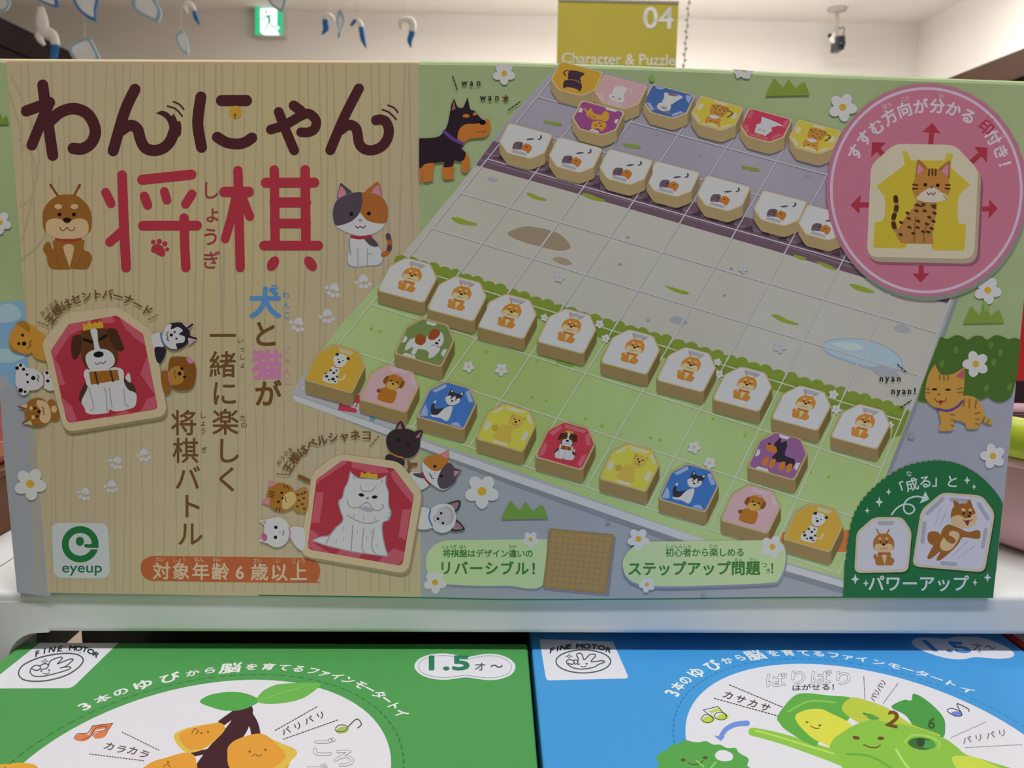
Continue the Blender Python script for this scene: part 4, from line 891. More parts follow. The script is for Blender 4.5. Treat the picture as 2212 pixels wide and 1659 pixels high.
A.P('#a9a9b3', '1320,800 1430,800 1490,890 1410,945 1350,930'); A.P('#463c45', '1350,800 1440,800 1450,840 1390,830'); A.P('#a9a9b3', '1440,690 1500,645 1620,645 1700,760 1720,830 1680,900 1600,938 1500,880 1440,800 1430,720'); A.P('#9a602a', '1440,690 1500,645 1600,640 1658,680 1620,750 1540,780 1462,730'); A.P('#463c45', '1560,850 1600,760 1660,705 1712,770 1718,860 1640,925 1580,920'); A.P('#9a602a', '1560,650! 1655,598! 1655,690!', False); A.P('#a5707d', '1590,645! 1650,605! 1648,670!', False); A.P('#463c45', '1685,745! 1768,775! 1705,845!', False); A.P('#a5707d', '1700,775! 1755,780! 1705,830!', False)
eyes((1538, 738, 13), (1594, 822, 13)); A.E('#9a7a80', 1535, 797, 8); A.S('#4d3b40', 7, '1492,795 1500,818 1512,815 1510,838 1530,842'); A.S('#8d2531', 16, '1432,795 1460,850 1498,892'); A.flush('calico_cat_picture', gb)
A.P('#a9a9b3', '1390,1100 1500,1110 1530,1250 1390,1265'); A.P('#33262a', '1632,1070 1720,1030 1758,1040 1742,1102 1700,1125'); A.P('#77646a', '1650,1072 1718,1045 1742,1050 1728,1095 1700,1110'); A.P('#33262a', '1715,1190 1792,1265 1770,1285 1680,1285'); A.P('#77646a', '1720,1210 1775,1262 1755,1275 1695,1272'); A.P('#a9a9b3', '1498,1180 1510,1100 1580,1060 1680,1072 1718,1160 1700,1250 1630,1302 1550,1292 1510,1240'); A.E('#8f8c92', 1632, 1160, 72, 82); A.E('#99979d', 1610, 1165, 66, 76); eyes((1592, 1138, 11), (1608, 1222, 11), (1565, 1185, 12)); A.S('#8d3a40', 6, '1540,1160 1530,1185 1545,1210'); A.S('#3c5f96', 14, '1500,1115 1490,1180 1516,1245'); A.flush('siamese_cat_picture', gb)
A.P('#8f6a35', '345,960 450,930 450,1120 335,1105'); A.S('#6b4a24', 34, '385,825 460,860'); A.P('#8a5c22', '110,960 150,890 250,885 330,930 352,1010 320,1090 240,1122 150,1095 108,1030'); A.P('#a5707d', '115,855! 195,885! 130,920!', False); A.P('#a5707d', '52,1040! 130,1000! 135,1075!', False); A.P('#aa9560', '250,990 330,955 355,1030 290,1100 240,1090'); eyes((233, 963, 11), (205, 1040, 11), (240, 1010, 10))
for p in ('130,950 170,965', '130,970 165,985', '130,992 160,1002', '250,900 265,925', '280,905 292,930', '190,1090 185,1115', '215,1095 212,1120'): A.S('#4d3213', 11, p)
for x, y in ((370, 980), (405, 975), (380, 1030), (420, 1010), (365, 1080), (410, 1060), (430, 960), (425, 1100)): A.E('#4d3213', x, y, 13, 9)
A.S('#8d3a40', 7, '262,995 270,1015 262,1030 280,1040'); A.flush('spotted_cat_picture', gb)
A.P('#a9a9b3', '290,1270 420,1270 420,1450 340,1405'); A.P('#a9a9b3', '90,1230 130,1185 220,1172 282,1220 302,1300 270,1392 190,1428 110,1390 85,1310'); A.P('#a9a9b3', '42,1198! 120,1188! 92,1252!', False); A.P('#a5808d', '60,1205! 105,1195! 92,1235!', False); A.P('#a9a9b3', '40,1372! 100,1325! 112,1395!', False); A.P('#a0457d', '65,1310 105,1325 105,1365 72,1372'); eyes((183, 1258, 15), (180, 1343, 15)); A.E('#a06a80', 217, 1303, 7); A.S('#55454d', 6, '240,1285 255,1300 240,1315 250,1328'); A.S('#a06a90', 12, '296,1260 304,1310 290,1370'); A.flush('white_kitten_picture', gb)
A.level = L1 + 45
A.RP('#83765a', '720,652,70 1255,715,70 1446,975,70 1322,1678,95 392,1515,95 505,805,70')
A.RP(CREAM, '715,632,75 1238,698,75 1432,958,75 1308,1656,95 384,1497,95 495,790,75')
A.RP('#8f2a37', '768,688,14 1190,757,14 1360,985,14 1262,1588,45 452,1445,45 530,850,14')
for q in ('745,690! 800,692! 760,730! 560,860! 532,900! 535,845!', '830,700! 1120,745! 1150,790! 1000,800! 830,745!', '1195,765! 1355,985! 1345,1050! 1290,990! 1180,850! 1160,790!', '525,960! 590,960! 555,1220! 485,1220!', '480,1270! 545,1320! 520,1400! 640,1475! 500,1448! 460,1420!', '1260,1110! 1335,1100! 1290,1370! 1230,1340!', '1190,1440! 1280,1470! 1265,1540! 1220,1578! 1060,1550! 1090,1510!', '740,1440! 920,1475! 890,1520! 700,1485!'): A.P('#a04a58', q, False)
persian(); A.flush('crowned_cat_tile_picture', gb)
# ---------------------------------------------------------------- maker's logo and age banner
A.level = LL; A.z(0, 2)
A.P('#a3a7b5', '443,1290 452,1250 480,1228 530,1222 840,1226 885,1232 912,1256 922,1300 936,1600 930,1655 895,1690 840,1694 540,1692 490,1678 462,1640 456,1590')
gr = '#1c5f33'
A.S(gr, 58, [(685 + 128 * math.cos(k * .2618), 1405 + 126 * math.sin(k * .2618)) for k in range(24)], closed=True, n=3)
A.P(gr, '718,1412 735,1402 765,1405 782,1396 790,1370! 838,1370! 842,1436! 745,1434 722,1426'); A.S('#a3a7b5', 13, '700,1430 735,1441 850,1443', smooth=False); A.E(gr, 682, 1380, 35, 40)
A.flush('maker_logo', gb)
A.W('#1e5a3c', 'eyeup', 700, 1600, 338, 122, 0, .012); A.flush('maker_logo_lettering', gb)
A.level = LL; A.reg()
A.P('#97502f', '304,1228 308,1212 325,1202 350,1201 650,1205 675,1208 690,1222 691,1240 684,1254 665,1259 350,1255 325,1254 309,1244'); A.flush('age_banner', gb)
cr = '#b09a84'
A.T(cr, '対象年齢6歳以上', '349,1234 388,1234 431,1235 472,1235 517,1236 557,1236 600,1237 645,1237', 39, .02, True)
for s_, x, y in (('たい', 347, 1208), ('しょう', 388, 1209), ('ねん', 430, 1209), ('れい', 470, 1209), ('さい', 556, 1211), ('い', 601, 1212), ('じょう', 645, 1212)): A.T(cr, s_, [(x - 5 * (len(s_) - 1), y), (x + 5 * (len(s_) - 1), y)], 11, .005)
A.flush('age_banner_lettering', gb)
# ---------------------------------------------------------------- callouts along the bottom
gt = '#34682f'; GC = '#9db184'
A.reg(900, 1120, .217)
A.P('#6e747f', '110,440 300,230! 1310,225! 1260,688 900,690 640,692 300,676 180,655 130,580'); A.P(GC, '95,430 115,335 190,255 300,216! 1312,205! 1255,664 900,668 640,670 300,655 180,638 118,560')
A.flush('left_callout', gb); A.P('#6b6c74', '1310,110! 1985,180! 1915,775! 1265,712!', False); A.P('#7c6641', '1325,97! 1962,157! 1888,752! 1253,690!', False)
A.P('#8a7149', '1340,112! 1946,170! 1876,738! 1270,680!', False)
A.level += 1
for k in range(11):
    u = .04 + .092 * k; q = [(1325, 97), (1962, 157), (1888, 752), (1253, 690)]
    lp = lambda a, b, s_: (a[0] + (b[0] - a[0]) * s_, a[1] + (b[1] - a[1]) * s_)
    A._ribbon('#6a5636', 2.5, [lp(lp(q[0], q[1], u), lp(q[3], q[2], u), .04), lp(lp(q[0], q[1], u), lp(q[3], q[2], u), .96)]); A._ribbon('#6a5636', 2.5, [lp(lp(q[0], q[3], u), lp(q[1], q[2], u), .04), lp(lp(q[0], q[3], u), lp(q[1], q[2], u), .96)])
A.level += 1
A.flush('wooden_board_picture', gb); flower(1135, 208, 76, .3); A.flush('flower_picture', gb); flower(183, 635, 108, .25); A.flush('flower_picture', gb)
A.T(gt, '将棋盤はデザイン違いの', '300,348 1120,350', 84, .02); A.T(gt, 'リバーシブル！', '290,495 1200,500', 142, .03)
for s_, x, y in (('しょうぎ', 325, 280), ('ばん', 462, 280), ('ちが', 952, 284)): A.T(gt, s_, [(x - 19 * (len(s_) - 1), y), (x + 19 * (len(s_) - 1), y)], 42, .005)
A.flush('left_callout_lettering', gb)
A.level = L1 + 100; A.reg(1320, 1120, .23508)
A.P('#71768a', '120,450 330,228! 1520,215! 1590,260 1612,330 1605,450 1550,580 1440,610 900,632 500,640 260,618 150,560'); A.P(GC, '105,430 130,335 220,245 330,210! 1500,194! 1560,212 1598,290 1594,430 1540,555 1440,590 900,612 500,620 260,600 150,540')
A.flush('right_callout', gb)
for f in ((250, 186, 97, .3), (328, 604, 70, .5), (1480, 258, 102, .1)): flower(*f); A.flush('flower_picture', gb)
A.T(gt, '初心者から楽しめる', '535,312 1185,308', 82, .02); A.T(gt, 'ステップアップ問題', '215,460 350,460 490,460 635,458 770,458 910,458 1045,456 1170,456 1302,455', 135, .03); A.G(gt, 'つ', 1405, 425, 62, 0, .01); A.G(gt, 'き', 1440, 478, 52, 0, .01); A.G(gt, '！', 1508, 455, 118, 0, .02); A.level += 1
for s_, x, y in (('しょしんしゃ', 618, 253), ('たの', 938, 251), ('もん', 1172, 378), ('だい', 1308, 378)): A.T(gt, s_, [(x - 20 * (len(s_) - 1), y), (x + 20 * (len(s_) - 1), y)], 40, .005)
A.flush('right_callout_lettering', gb)
# ---------------------------------------------------------------- round pink badge
A.level = L1 + 60; A.reg()
A.P('#6f7768', [(2004 + 216 * math.cos(k * .19635), 420 + 229 * math.sin(k * .19635)) for k in range(32)], n=3)
A.P('#9a6075', [(2001 + (216 + 2 * (k % 2)) * math.cos(k * .0872665), 411 + (229 + 2 * (k % 2)) * math.sin(k * .0872665)) for k in range(72)], False)
A.E('#a06273', 2000, 411, 206, 220, 0, 72); A.S('#b59aa6', 6, [(2000 + 205 * math.cos(k * .19635), 411 + 219.5 * math.sin(k * .19635)) for k in range(32)], closed=True, n=4)
A.flush('round_badge', gb)
A.z(3, 0)
A.T('#b4a6b0', 'すすむ方向が分かる 付き！', '770,1300 850,1178 965,1075 1085,985 1220,930 1355,908 1500,910 1635,945 1765,1012 1880,1085 1960,1205 2020,1325 2052,1432', 132, .03)
A.G('#8c2c3c', '印', 1885, 1088, 125, .75, .02); A.level += 1
for s_, p in (('ほう', '1020,912 1060,895'), ('こう', '1175,850 1210,843'), ('わ', '1505,820 1506,820'), ('つ', '2030,1155 2036,1165')): A.T('#b4a6b0', s_, p, 44, .005)
A.T('#8c2c3c', 'しるし', '1905,1000 1935,1030 1956,1062', 40, .005)
A.flush('badge_lettering', gb)
ar = '#8c2c3b'; A.level = L1 + 80
A.S(ar, 44, '1410,1260 1420,1130', smooth=False); A.P(ar, '1340,1128! 1425,1050! 1497,1140!', False); A.flush('red_arrow_picture', gb); A.P(ar, '912,1213! 1030,1220! 904,1342!', False); A.S(ar, 44, '960,1270 1035,1360', smooth=False); A.flush('red_arrow_picture', gb); A.P(ar, '1780,1253! 1896,1260! 1890,1388!', False); A.S(ar, 44, '1735,1405 1842,1310', smooth=False); A.flush('red_arrow_picture', gb)
A.z(3, 1)
A.P(ar, '728,130! 815,45! 803,208!', False); A.S(ar, 44, '795,130 910,130', smooth=False); A.flush('red_arrow_picture', gb); A.P(ar, '1912,84! 1982,160! 1904,248!', False); A.S(ar, 42, '1820,165 1912,162', smooth=False); A.flush('red_arrow_picture', gb); A.P(ar, '1253,712! 1403,712! 1325,792!', False); A.S(ar, 44, '1332,600 1330,715', smooth=False)
A.flush('red_arrow_picture', gb)
A.level = L1 + 110
A.RP('#7d4a5a', '892,-80,30 1110,-330,60 1640,-330,60 1862,-95,60 1828,655,110 890,640,110')
A.RP('#8f8670', '905,-150,30 1110,-380,60 1620,-370,60 1843,-135,60 1806,632,110 880,612,110')
A.RP('#b0a58e', '902,-208,60 1105,-392,70 1615,-382,70 1816,-172,60 1782,590,100 866,572,100')
A.P('#a6962f', '1172,-330! 1215,-315 1240,-250! 1530,-250! 1550,-312! 1602,-302! 1580,-190! 1750,-42! 1662,40 1640,150 1650,285! 1712,298! 1702,490 1680,520! 1432,516! 1410,460! 1215,455! 1190,500! 950,496 922,475! 936,276! 1000,262 1022,200 1020,60! 950,-30! 1190,-212!')
tb = '#94693a'; dk = '#3c2a14'
A.S('#8f6a35', 40, '1130,360 1096,310 1094,240 1120,160 1114,72')
for p in ('1102,318 1096,290', '1096,240 1102,215', '1116,170 1120,150', '1115,95 1113,66'): A.S(dk, 40, p)
A.P(tb, '1300,90 1280,130 1200,230 1120,370 1145,435 1180,456 1420,462 1432,440 1428,380 1458,200 1458,100 1400,110')
for x, y in ((1300, 130), (1350, 125), (1440, 150), (1290, 180), (1360, 180), (1445, 200), (1225, 245), (1215, 200), (1400, 235), (1305, 268), (1380, 292), (1435, 268), (1160, 280), (1230, 320), (1300, 322), (1420, 330), (1155, 382), (1350, 358), (1265, 372), (1390, 360)): A.E(dk, x, y, 20, 12, .4)
A.S('#5f421f', 7, '1285,230 1275,330 1272,445'); A.S('#5f421f', 7, '1380,300 1352,380 1358,445')
A.P('#8a5c2c', '1285,-60 1288,-190 1302,-256 1350,-222 1392,-150'); A.P('#8a5c2c', '1475,-160 1530,-222 1574,-248 1578,-180 1562,-80'); A.P('#a57088', '1300,-110 1300,-190 1312,-215 1352,-160'); A.P('#a57088', '1500,-150 1555,-215 1562,-180 1552,-110')
A.P('#9a6a32', '1258,10 1264,-60 1300,-130 1380,-178 1460,-178 1540,-122 1572,-50 1572,20 1530,80 1400,106 1300,82'); A.P('#aea596', '1280,62 1340,20 1420,-22 1500,20 1556,60 1500,100 1400,108 1320,92')
for p in ('1398,-172 1396,-122', '1425,-174 1426,-125', '1455,-172 1452,-122', '1262,-45 1300,-38', '1258,-8 1298,-8', '1540,-40 1575,-40', '1536,-10 1574,-8', '1280,130 1340,142', '1420,135 1456,132'): A.S(dk, 14, p)
A.S('#5f421f', 6, '1278,70 1310,40'); A.S('#5f421f', 6, '1545,75 1520,45'); eyes((1365, -42, 15), (1472, -38, 15)); A.P('#7d4a4a', '1400,-30 1436,-30 1418,-8'); A.S('#5a3a3a', 8, '1380,22 1396,44 1415,28 1436,44 1450,22')
A.flush('badge_cat_tile_picture', gb)
# ---------------------------------------------------------------- green arch badge
A.level = L1 + 60; A.reg(1820, 980, .19293)
arch = spline(pts_of('30,1200 60,950 110,720 200,540 330,390 500,250 700,140 900,90 1080,75 1250,100 1400,160 1550,260 1680,390 1760,500 1795,580!'), False, 6)
A.P('#1c5932', [(5, 1610)] + [(x + (7 if k % 2 else -7), y + (7 if k % 2 else -7)) for k, (x, y) in enumerate(arch)] + [(1680, 1612)], False); A.flush('arch_badge', gb)
wt = '#a3b3b3'
def star4(x, y, rx, ry): A.P(wt, [(x, y - ry), (x + rx * .28, y - ry * .28), (x + rx, y), (x + rx * .28, y + ry * .28), (x, y + ry), (x - rx * .28, y + ry * .28), (x - rx, y), (x - rx * .28, y - ry * .28)], False)
for q in ((1390, 295, 36, 50), (1467, 368, 27, 38), (512, 425, 30, 40), (407, 538, 45, 60), (272, 635, 28, 38), (138, 1402, 48, 62), (257, 1448, 32, 40), (1478, 1438, 30, 40), (1618, 1383, 42, 55)): star4(*q); A.flush('sparkle_picture', gb)
A.S(wt, 18, '545,680 600,610 680,565 760,570 800,612 780,655 730,670 690,640 680,590 702,530 760,490 830,475 890,488'); A.P(wt, '922,418! 967,510! 858,556!', False)
A.flush('curled_arrow_picture', gb)
A.T(wt, '「成る」と', '630,395 772,345 935,312 1062,300 1222,310', 150, .02); A.G(wt, 'な', 740, 222, 72, 0, .01); A.level += 3.5
A.flush('arch_badge_lettering', gb); A.T(wt, 'パワーアップ', '372,1450 540,1452 785,1452 975,1454 1145,1452 1315,1452', 190, .02); A.flush('arch_badge_lettering', gb)
A.level = L1 + 90
A.RP('#16401f', '155,890,60 345,725,60 665,722,60 785,885,60 740,1345,80 132,1350,80'); A.RP('#a69b82', '152,875,60 345,708,60 665,706,60 772,868,60 730,1322,80 126,1332,80')
A.RP('#a5a4ab', '180,890,50 355,735,50 650,733,50 746,878,50 706,1294,70 152,1304,70'); A.P('#8a8a92', '385,765 400,752! 575,752! 570,775 550,798! 405,798!')
A.push(.56, 0, 135, 0, .56, 868); shiba(True, '#8a5a26'); A.pop(); A.flush('small_brown_dog_tile_picture', gb)
A.level = L1 + 90
A.RP('#16401f', '885,655,60 1120,448,60 1570,482,60 1718,675,60 1598,1348,80 782,1278,80'); A.RP('#a69b82', '872,630,70 1110,430,70 1556,465,70 1702,660,70 1586,1326,85 772,1258,85')
A.RP('#a4a3ab', '900,645,55 1122,456,55 1544,490,55 1674,668,55 1562,1296,75 800,1234,75')
for p in ('1115,505 945,665', '912,775 890,985', '1215,512 1420,530', '1520,560 1620,725', '1598,850 1565,1040', '1110,1222 1260,1235'): A.S('#888890', 44, p)
for p in ('1092,608 1030,810', '1150,660 1072,830', '1390,985 1200,1165', '1470,1035 1282,1172'): A.S('#7a83a0', 9, p, w1=3)
b = '#7d4f1f'
A.P(b, '945,930 960,880 1010,865 1070,880 1104,930 1085,1000 1020,1025 960,990'); A.P(b, '1110,850 1180,790 1300,830 1400,872 1500,852 1535,870 1540,900 1530,945 1470,948 1340,935 1290,1010 1180,1120 1085,1190 1045,1180 1090,1090 990,1170 943,1160 1010,1030 1085,940')
A.P('#ab946f', '1190,882 1230,860 1300,890 1290,960 1220,1060 1150,1085 1095,1060 1090,1000 1130,935 1180,940'); A.P(b, '1120,905 1200,915 1260,962 1245,1000 1200,1000 1150,960')
A.P(b, '1248,580 1240,518 1310,565'); A.P(b, '1385,565 1415,512 1450,590'); A.P(b, '1205,700 1230,600 1300,558 1400,558 1470,620 1482,700 1470,780 1380,825 1280,815 1220,780')
A.P('#ab946f', '1213,710 1300,685 1380,720 1482,668 1496,740 1460,800 1370,828 1270,816 1220,775'); A.E('#ab946f', 1348, 625, 26, 16, .3); A.E('#ab946f', 1425, 625, 20, 15); eyes((1350, 665, 13), (1422, 662, 13)); A.E(KB, 1412, 698, 20, 14)
A.P('#6d202a', '1362,748! 1420,745! 1402,795 1382,796'); A.S('#5a2a24', 9, '1345,735 1365,752 1400,745 1425,750 1445,735'); A.flush('jumping_brown_dog_tile_picture', gb)
# ---------------------------------------------------------------- standing dog and walking cat with their cries
A.level = L1; A.z(1, 0)
o = '#a3622a'
for p in ('1448,1400 1530,1395 1520,1500 1522,1540 1440,1552 1435,1480', '1612,1415 1702,1412 1690,1490 1706,1520 1620,1532 1603,1490', '1795,1300 1832,1350 1836,1430 1800,1476 1763,1450 1768,1380'): A.P(o, p)
A.P(o, '1405,1440! 1442,1425! 1420,1555! 1405,1562!', False)
A.P('#231a22', '1405,1180! 1500,1178 1580,1160 1640,1080 1668,960 1678,900 1703,842! 1735,915 1780,918! 1820,830! 1840,930 1880,950 1930,1010 1972,1040 1960,1066 1900,1066 1790,1090 1745,1180 1782,1240 1760,1270 1800,1300 1790,1360 1750,1378 1705,1370 1685,1422 1612,1425 1620,1384 1540,1390 1450,1402 1405,1442!')
A.P('#8a524c', '1680,945! 1700,865! 1716,930!', False); A.P(o, '1733,1190 1745,1110 1800,1062 1900,1056 1985,1018 2012,1060 2004,1130 1960,1172 1830,1186 1772,1232'); A.E(o, 1805, 990, 31, 15); A.P(o, '1860,985 1880,958 1900,980'); A.E('#0c0a0e', 1945, 1045, 29, 22)
A.S('#7d3f2f', 8, '1893,1120 1906,1134 1938,1118 1955,1130 1972,1110'); A.S('#543876', 28, '1618,1122 1690,1185 1772,1224'); A.flush('standing_black_dog_picture', gb)
ltr = '#17201a'
A.D(ltr, 9, '1690,650 1730,765', 24, 12); A.D(ltr, 9, '2165,942 2265,870', 24, 12); A.T(ltr, 'wan', '1790,704 1850,704 1912,704', 76, .024, True, .92); A.T(ltr, 'wan', '1948,830 2007,830 2068,830', 76, .024, True, .92); A.P('#4a3a22', [(2143 + (36 if k % 2 == 0 else 15) * math.sin(k * .6283), 840 - (36 if k % 2 == 0 else 15) * math.cos(k * .6283)) for k in range(10)], False)
A.flush('animal_cries_lettering', gb)
A.level = L1; A.z(3, 1); A.D(ltr, 9, '1130,1490 1210,1560', 24, 12); A.T(ltr, 'nyan', '992,1606 1043,1606 1092,1606 1141,1606', 76, .024, True, .92)
A.z(3, 2); A.D(ltr, 9, '1155,240 1245,178', 24, 12); A.T(ltr, 'nyan!', '1092,94 1143,94 1192,94 1241,94 1278,94', 76, .024, True, .92); A.flush('animal_cries_lettering', gb)
A.level = L1 + 10
c = '#a37c38'; st = '#76592a'
A.S(c, 42, '1840,290 1880,345 1920,362'); A.P(c, '1690,135 1790,150 1850,230 1872,310 1822,385 1812,416 1722,416 1700,370 1612,350 1602,430 1482,430 1500,370 1485,250 1600,160')
A.P(c, '1365,100 1380,0 1412,-80 1450,-132! 1500,-48 1600,-50 1702,-112! 1700,-20 1692,100 1660,200 1560,242 1440,232 1372,165'); A.P('#9a4a55', '1625,-28! 1700,-104! 1692,0!', False)
for p in ('1490,-40 1488,0', '1525,-42 1525,5', '1562,-40 1558,0', '1372,75 1400,85', '1374,110 1402,112', '1640,80 1685,70', '1640,110 1690,105', '1700,170 1690,225', '1745,170 1740,240', '1800,180 1790,240', '1830,280 1790,290', '1585,300 1615,300', '1590,345 1615,345', '1590,390 1605,395', '1800,340 1825,335', '1795,375 1815,378', '1868,320 1860,350', '1905,345 1895,375'): A.S(st, 14, p)
A.E(KB, 1445, 82, 23, 9); A.E(KB, 1560, 85, 23, 9); A.E('#7d4a3a', 1480, 125, 13, 10); A.P('#83242c', '1472,185! 1522,180! 1496,216!', False); A.S('#5f341c', 8, '1448,162 1470,188 1500,178 1528,188 1546,162'); A.S('#543876', 22, '1472,250 1560,264 1640,228 1682,185')
A.flush('walking_tabby_cat_picture', gb)
A.reg(); A.level = 20; A.S('#24603f', 3, '560,1286 905,1291 1100,1295 1400,1294 1660,1291 1830,1290'); A.flush('bottom_edge_line', gb)
# ------------------------------------------------------------------ two toy boxes lying flat in front of the shelf
def lying_box(name, label, x0, x1, y0, y1, hexc):
    x0, x1, y0, y1 = kx(x0), kx(x1), ky(y0), ky(y1)
    t = thing(name, label, 'toy box', ((x0 + x1) / 2, (y0 + y1) / 2, ZD))
    box('carton', x0, x1, y0, y1, ZD, ZC, ink('C', hexc), t, 0.0009)
    return t
GX = '#4f9853'; BX = '#4596d6'
gbx = lying_box('green_toy_box', 'green toy box lying flat on the left, with printed orange fruits', -0.1848, 0.0072, -0.190, 0.0022, GX)
bbx = lying_box('blue_toy_box', 'blue toy box lying flat on the right, with printed green lettuce', 0.0087, 0.1992, -0.172, 0.020, BX)
rbx = thing('white_toy_box', 'white box with a red edge lying right of the blue toy box', 'toy box', (0.25, -0.08, ZD))
box('carton', kx(0.2012), 0.33, ky(-0.172), ky(0.03), ZD, ZC - .0006, mat('white_card', (0.62, 0.62, 0.63), 0.4, 0.3, noise=(0.64, 0.64, 0.65), nscale=10), rbx, 0.0006)
box('red_border', kx(0.2008), kx(0.2042), ky(-0.1724), ky(0.0302), ZC - .003, ZC - .0002, mat('red_border', (0.62, 0.03, 0.035), 0.4, 0.3, noise=(0.64, 0.035, 0.04), nscale=10), rbx, 0.0002)

def cover(x0, x1, y0, y1):
    x0, x1, y0, y1 = kx(x0), kx(x1), ky(y0), ky(y1)
    def f(x, y):
        p = on_z(x, y, ZC); return Vector((max(x0 + .0006, min(x1 - .0006, p.x)), max(y0, min(y1 - .0006, p.y)), ZC + 0.00001))
    return f
WH = '#dcdae3'; INKD = '#4c5552'; BRK = '#55413f'
def ring_text(A, c, cx, cy, r, items):
    for ch, a, sz in items: A.G(c, ch, cx + r * math.cos(R_(a)), cy + r * math.sin(R_(a)), sz, R_(a - 90), .03, 1.0)
    A.level += 1
SZ = [6.8, 5.0, 5.2, 7.0, 7.0, 4.8, 4.8, 7.6] + [4.9] * 14
TX = '3本のゆびから脳を育てるファインモータートイ'
def mmdash(A, c, w, cx, cy, r, on, off, a0, a1):
    A.D(c, w, [(cx + r * math.cos(R_(a)), cy + r * math.sin(R_(a))) for a in range(a0, a1, 5)], on, off)
# ---------------------------------------------------------------- printing on the green box
A = Art('C', cover(-0.1848, 0.0072, -0.190, 0.0022), (0, 0, 1)); ZM = ZC + 0.00001
A.z(0, 3); A.RP(WH, '385,553,2 1014,588,2 612,979,50 -150,981,2'); A.flush('white_label', gbx)
A.T('#2d3a35', 'FINE', '318,682 372,662 432,648 512,640', 60, .05, skew=.35, sx=1.3); A.T('#2d3a35', 'MOTOR', '618,634 683,638 735,650 782,668 822,692', 60, .05, skew=.15, sx=1.3); A.T('#6a7570', 'ファインモーター', '455,674 590,660 720,684', 24, 0, sx=1.3)
A.S(INKD, 12, '158,850 200,780 330,720 480,688 600,682 680,700 710,745 660,810 560,870 430,908 310,920 200,905', closed=True)
A.S(INKD, 10, '255,842 268,806 300,785 335,786 345,805 330,822 300,826 272,812'); A.S(INKD, 10, '335,790 370,772 400,772 412,790 392,812 350,818'); A.S(INKD, 10, '412,790 432,745 490,720 525,714 528,730 490,770 540,752 600,730 622,738 560,792 515,806 580,795 604,806 560,828 430,864 350,878 285,872 255,842')
A.E(INKD, 352, 832, 10, 7); A.E(INKD, 420, 826, 10, 7); A.S(INKD, 7, '368,850 400,858 422,846'); A.S(INKD, 6, '350,752! 372,745! 385,730! 392,745! 410,748! 390,756! 380,768! 372,754!', closed=True, smooth=False)
A.flush('label_lettering_and_hand_mark', gbx)
A.level = 1; A.reg(1000 * (CAM.x - CAM.x * KC), 1000 * (CAM.y - CAM.y * KC), KC); A.mm = ZM
A.E(WH, -89.146, -78.787, 53.78, 53.78, 0, 96); A.flush('white_circle', gbx)
mmdash(A, '#2f6a3a', .35, -89.146, -78.787, 57.4, 2.0, 1.5, 0, 181)
ring_text(A, '#e2e0e2', -89.146, -78.787, 62.7, list(zip(TX, [143.9, 138.5, 133.2, 126.7, 118.8, 112.0, 106.7, 100.3, 93.6, 88.2, 82.8, 77.8, 72.6, 68.2, 63.5, 58.8, 53.7, 49.5, 44.8, 40.9, 36.7, 31.9], SZ))); A.mm = None
A.flush('curved_lettering', gbx)
A.level = 14; A.z(0, 3)
st = '#42212a'
A.S(st, 150, '2085,1170 2040,1300 1950,1420 1850,1540 1740,1700', w1=190); A.S(st, 80, '2100,1180 2165,1290 2190,1420'); A.S(st, 60, '2010,1190 1890,1275'); A.S(st, 40, '1850,1500 1640,1545'); A.S(st, 90, '1900,1560 1930,1700'); A.flush('dark_stem_picture', gbx)
A.P('#53a24c', '1705,1095 1780,1040 1920,1012 2060,1015 2170,1050 2215,1085 2150,1130 2050,1165 1920,1170 1800,1140'); A.flush('leaf_picture', gbx); A.P('#6bb052', '2192,1085 2235,1010 2352,950 2502,935 2650,930 2738,945 2670,1010 2570,1070 2420,1105 2270,1112'); A.S('#8cc46a', 5, '2220,1080 2400,1020 2640,950'); A.flush('leaf_picture', gbx)
fr, fl, fd = '#dc9a3c', '#d6b84c', '#7d5020'
A.P(fl, '1485,1400 1515,1350 1640,1308 1800,1280 1880,1275 1922,1320 1870,1390 1750,1492 1610,1530 1530,1480'); A.P(fr, '1530,1390 1560,1350 1660,1315 1800,1285 1880,1280 1915,1322 1865,1385 1750,1480 1630,1505 1560,1460')
A.E(fd, 1720, 1362, 9); A.E(fd, 1775, 1352, 9); A.S(fd, 7, '1638,1362 1655,1330 1672,1325 1690,1350 1672,1370')
A.flush('orange_fruit_picture', gbx)
A.P(fr, '1940,1530 1970,1450 2060,1400 2180,1368 2260,1375 2330,1420 2440,1465 2510,1495 2534,1540 2480,1600 2400,1690 2000,1690'); A.P(fl, '2330,1425 2440,1468 2510,1498 2530,1540 2480,1600 2400,1690 2300,1690 2440,1560')
A.E(fd, 2130, 1520, 10); A.S(fd, 7, '2150,1560 2180,1540 2205,1560 2230,1545'); A.E(fd, 2265, 1505, 10)
A.flush('orange_fruit_picture', gbx)
A.P(fr, '1230,1690 1290,1612 1420,1570 1560,1530 1640,1540 1672,1590 1640,1690'); A.E(fd, 1435, 1608, 9); A.S(fd, 7, '1395,1650 1430,1625 1450,1655')
A.flush('orange_fruit_picture', gbx)
A.P('#dda43c', '-40,1640 80,1622 200,1615 310,1640 290,1700 -40,1700'); A.flush('orange_fruit_picture', gbx)
A.T(BRK, 'カラカラ', '935,1475 1040,1502 1130,1512 1228,1542', 78, .02, skew=.3, sx=1.2); A.D(BRK, 9, '1045,1355 1360,1510', 9, 15, False); A.D(BRK, 9, '765,1540 1240,1600', 9, 15, False)
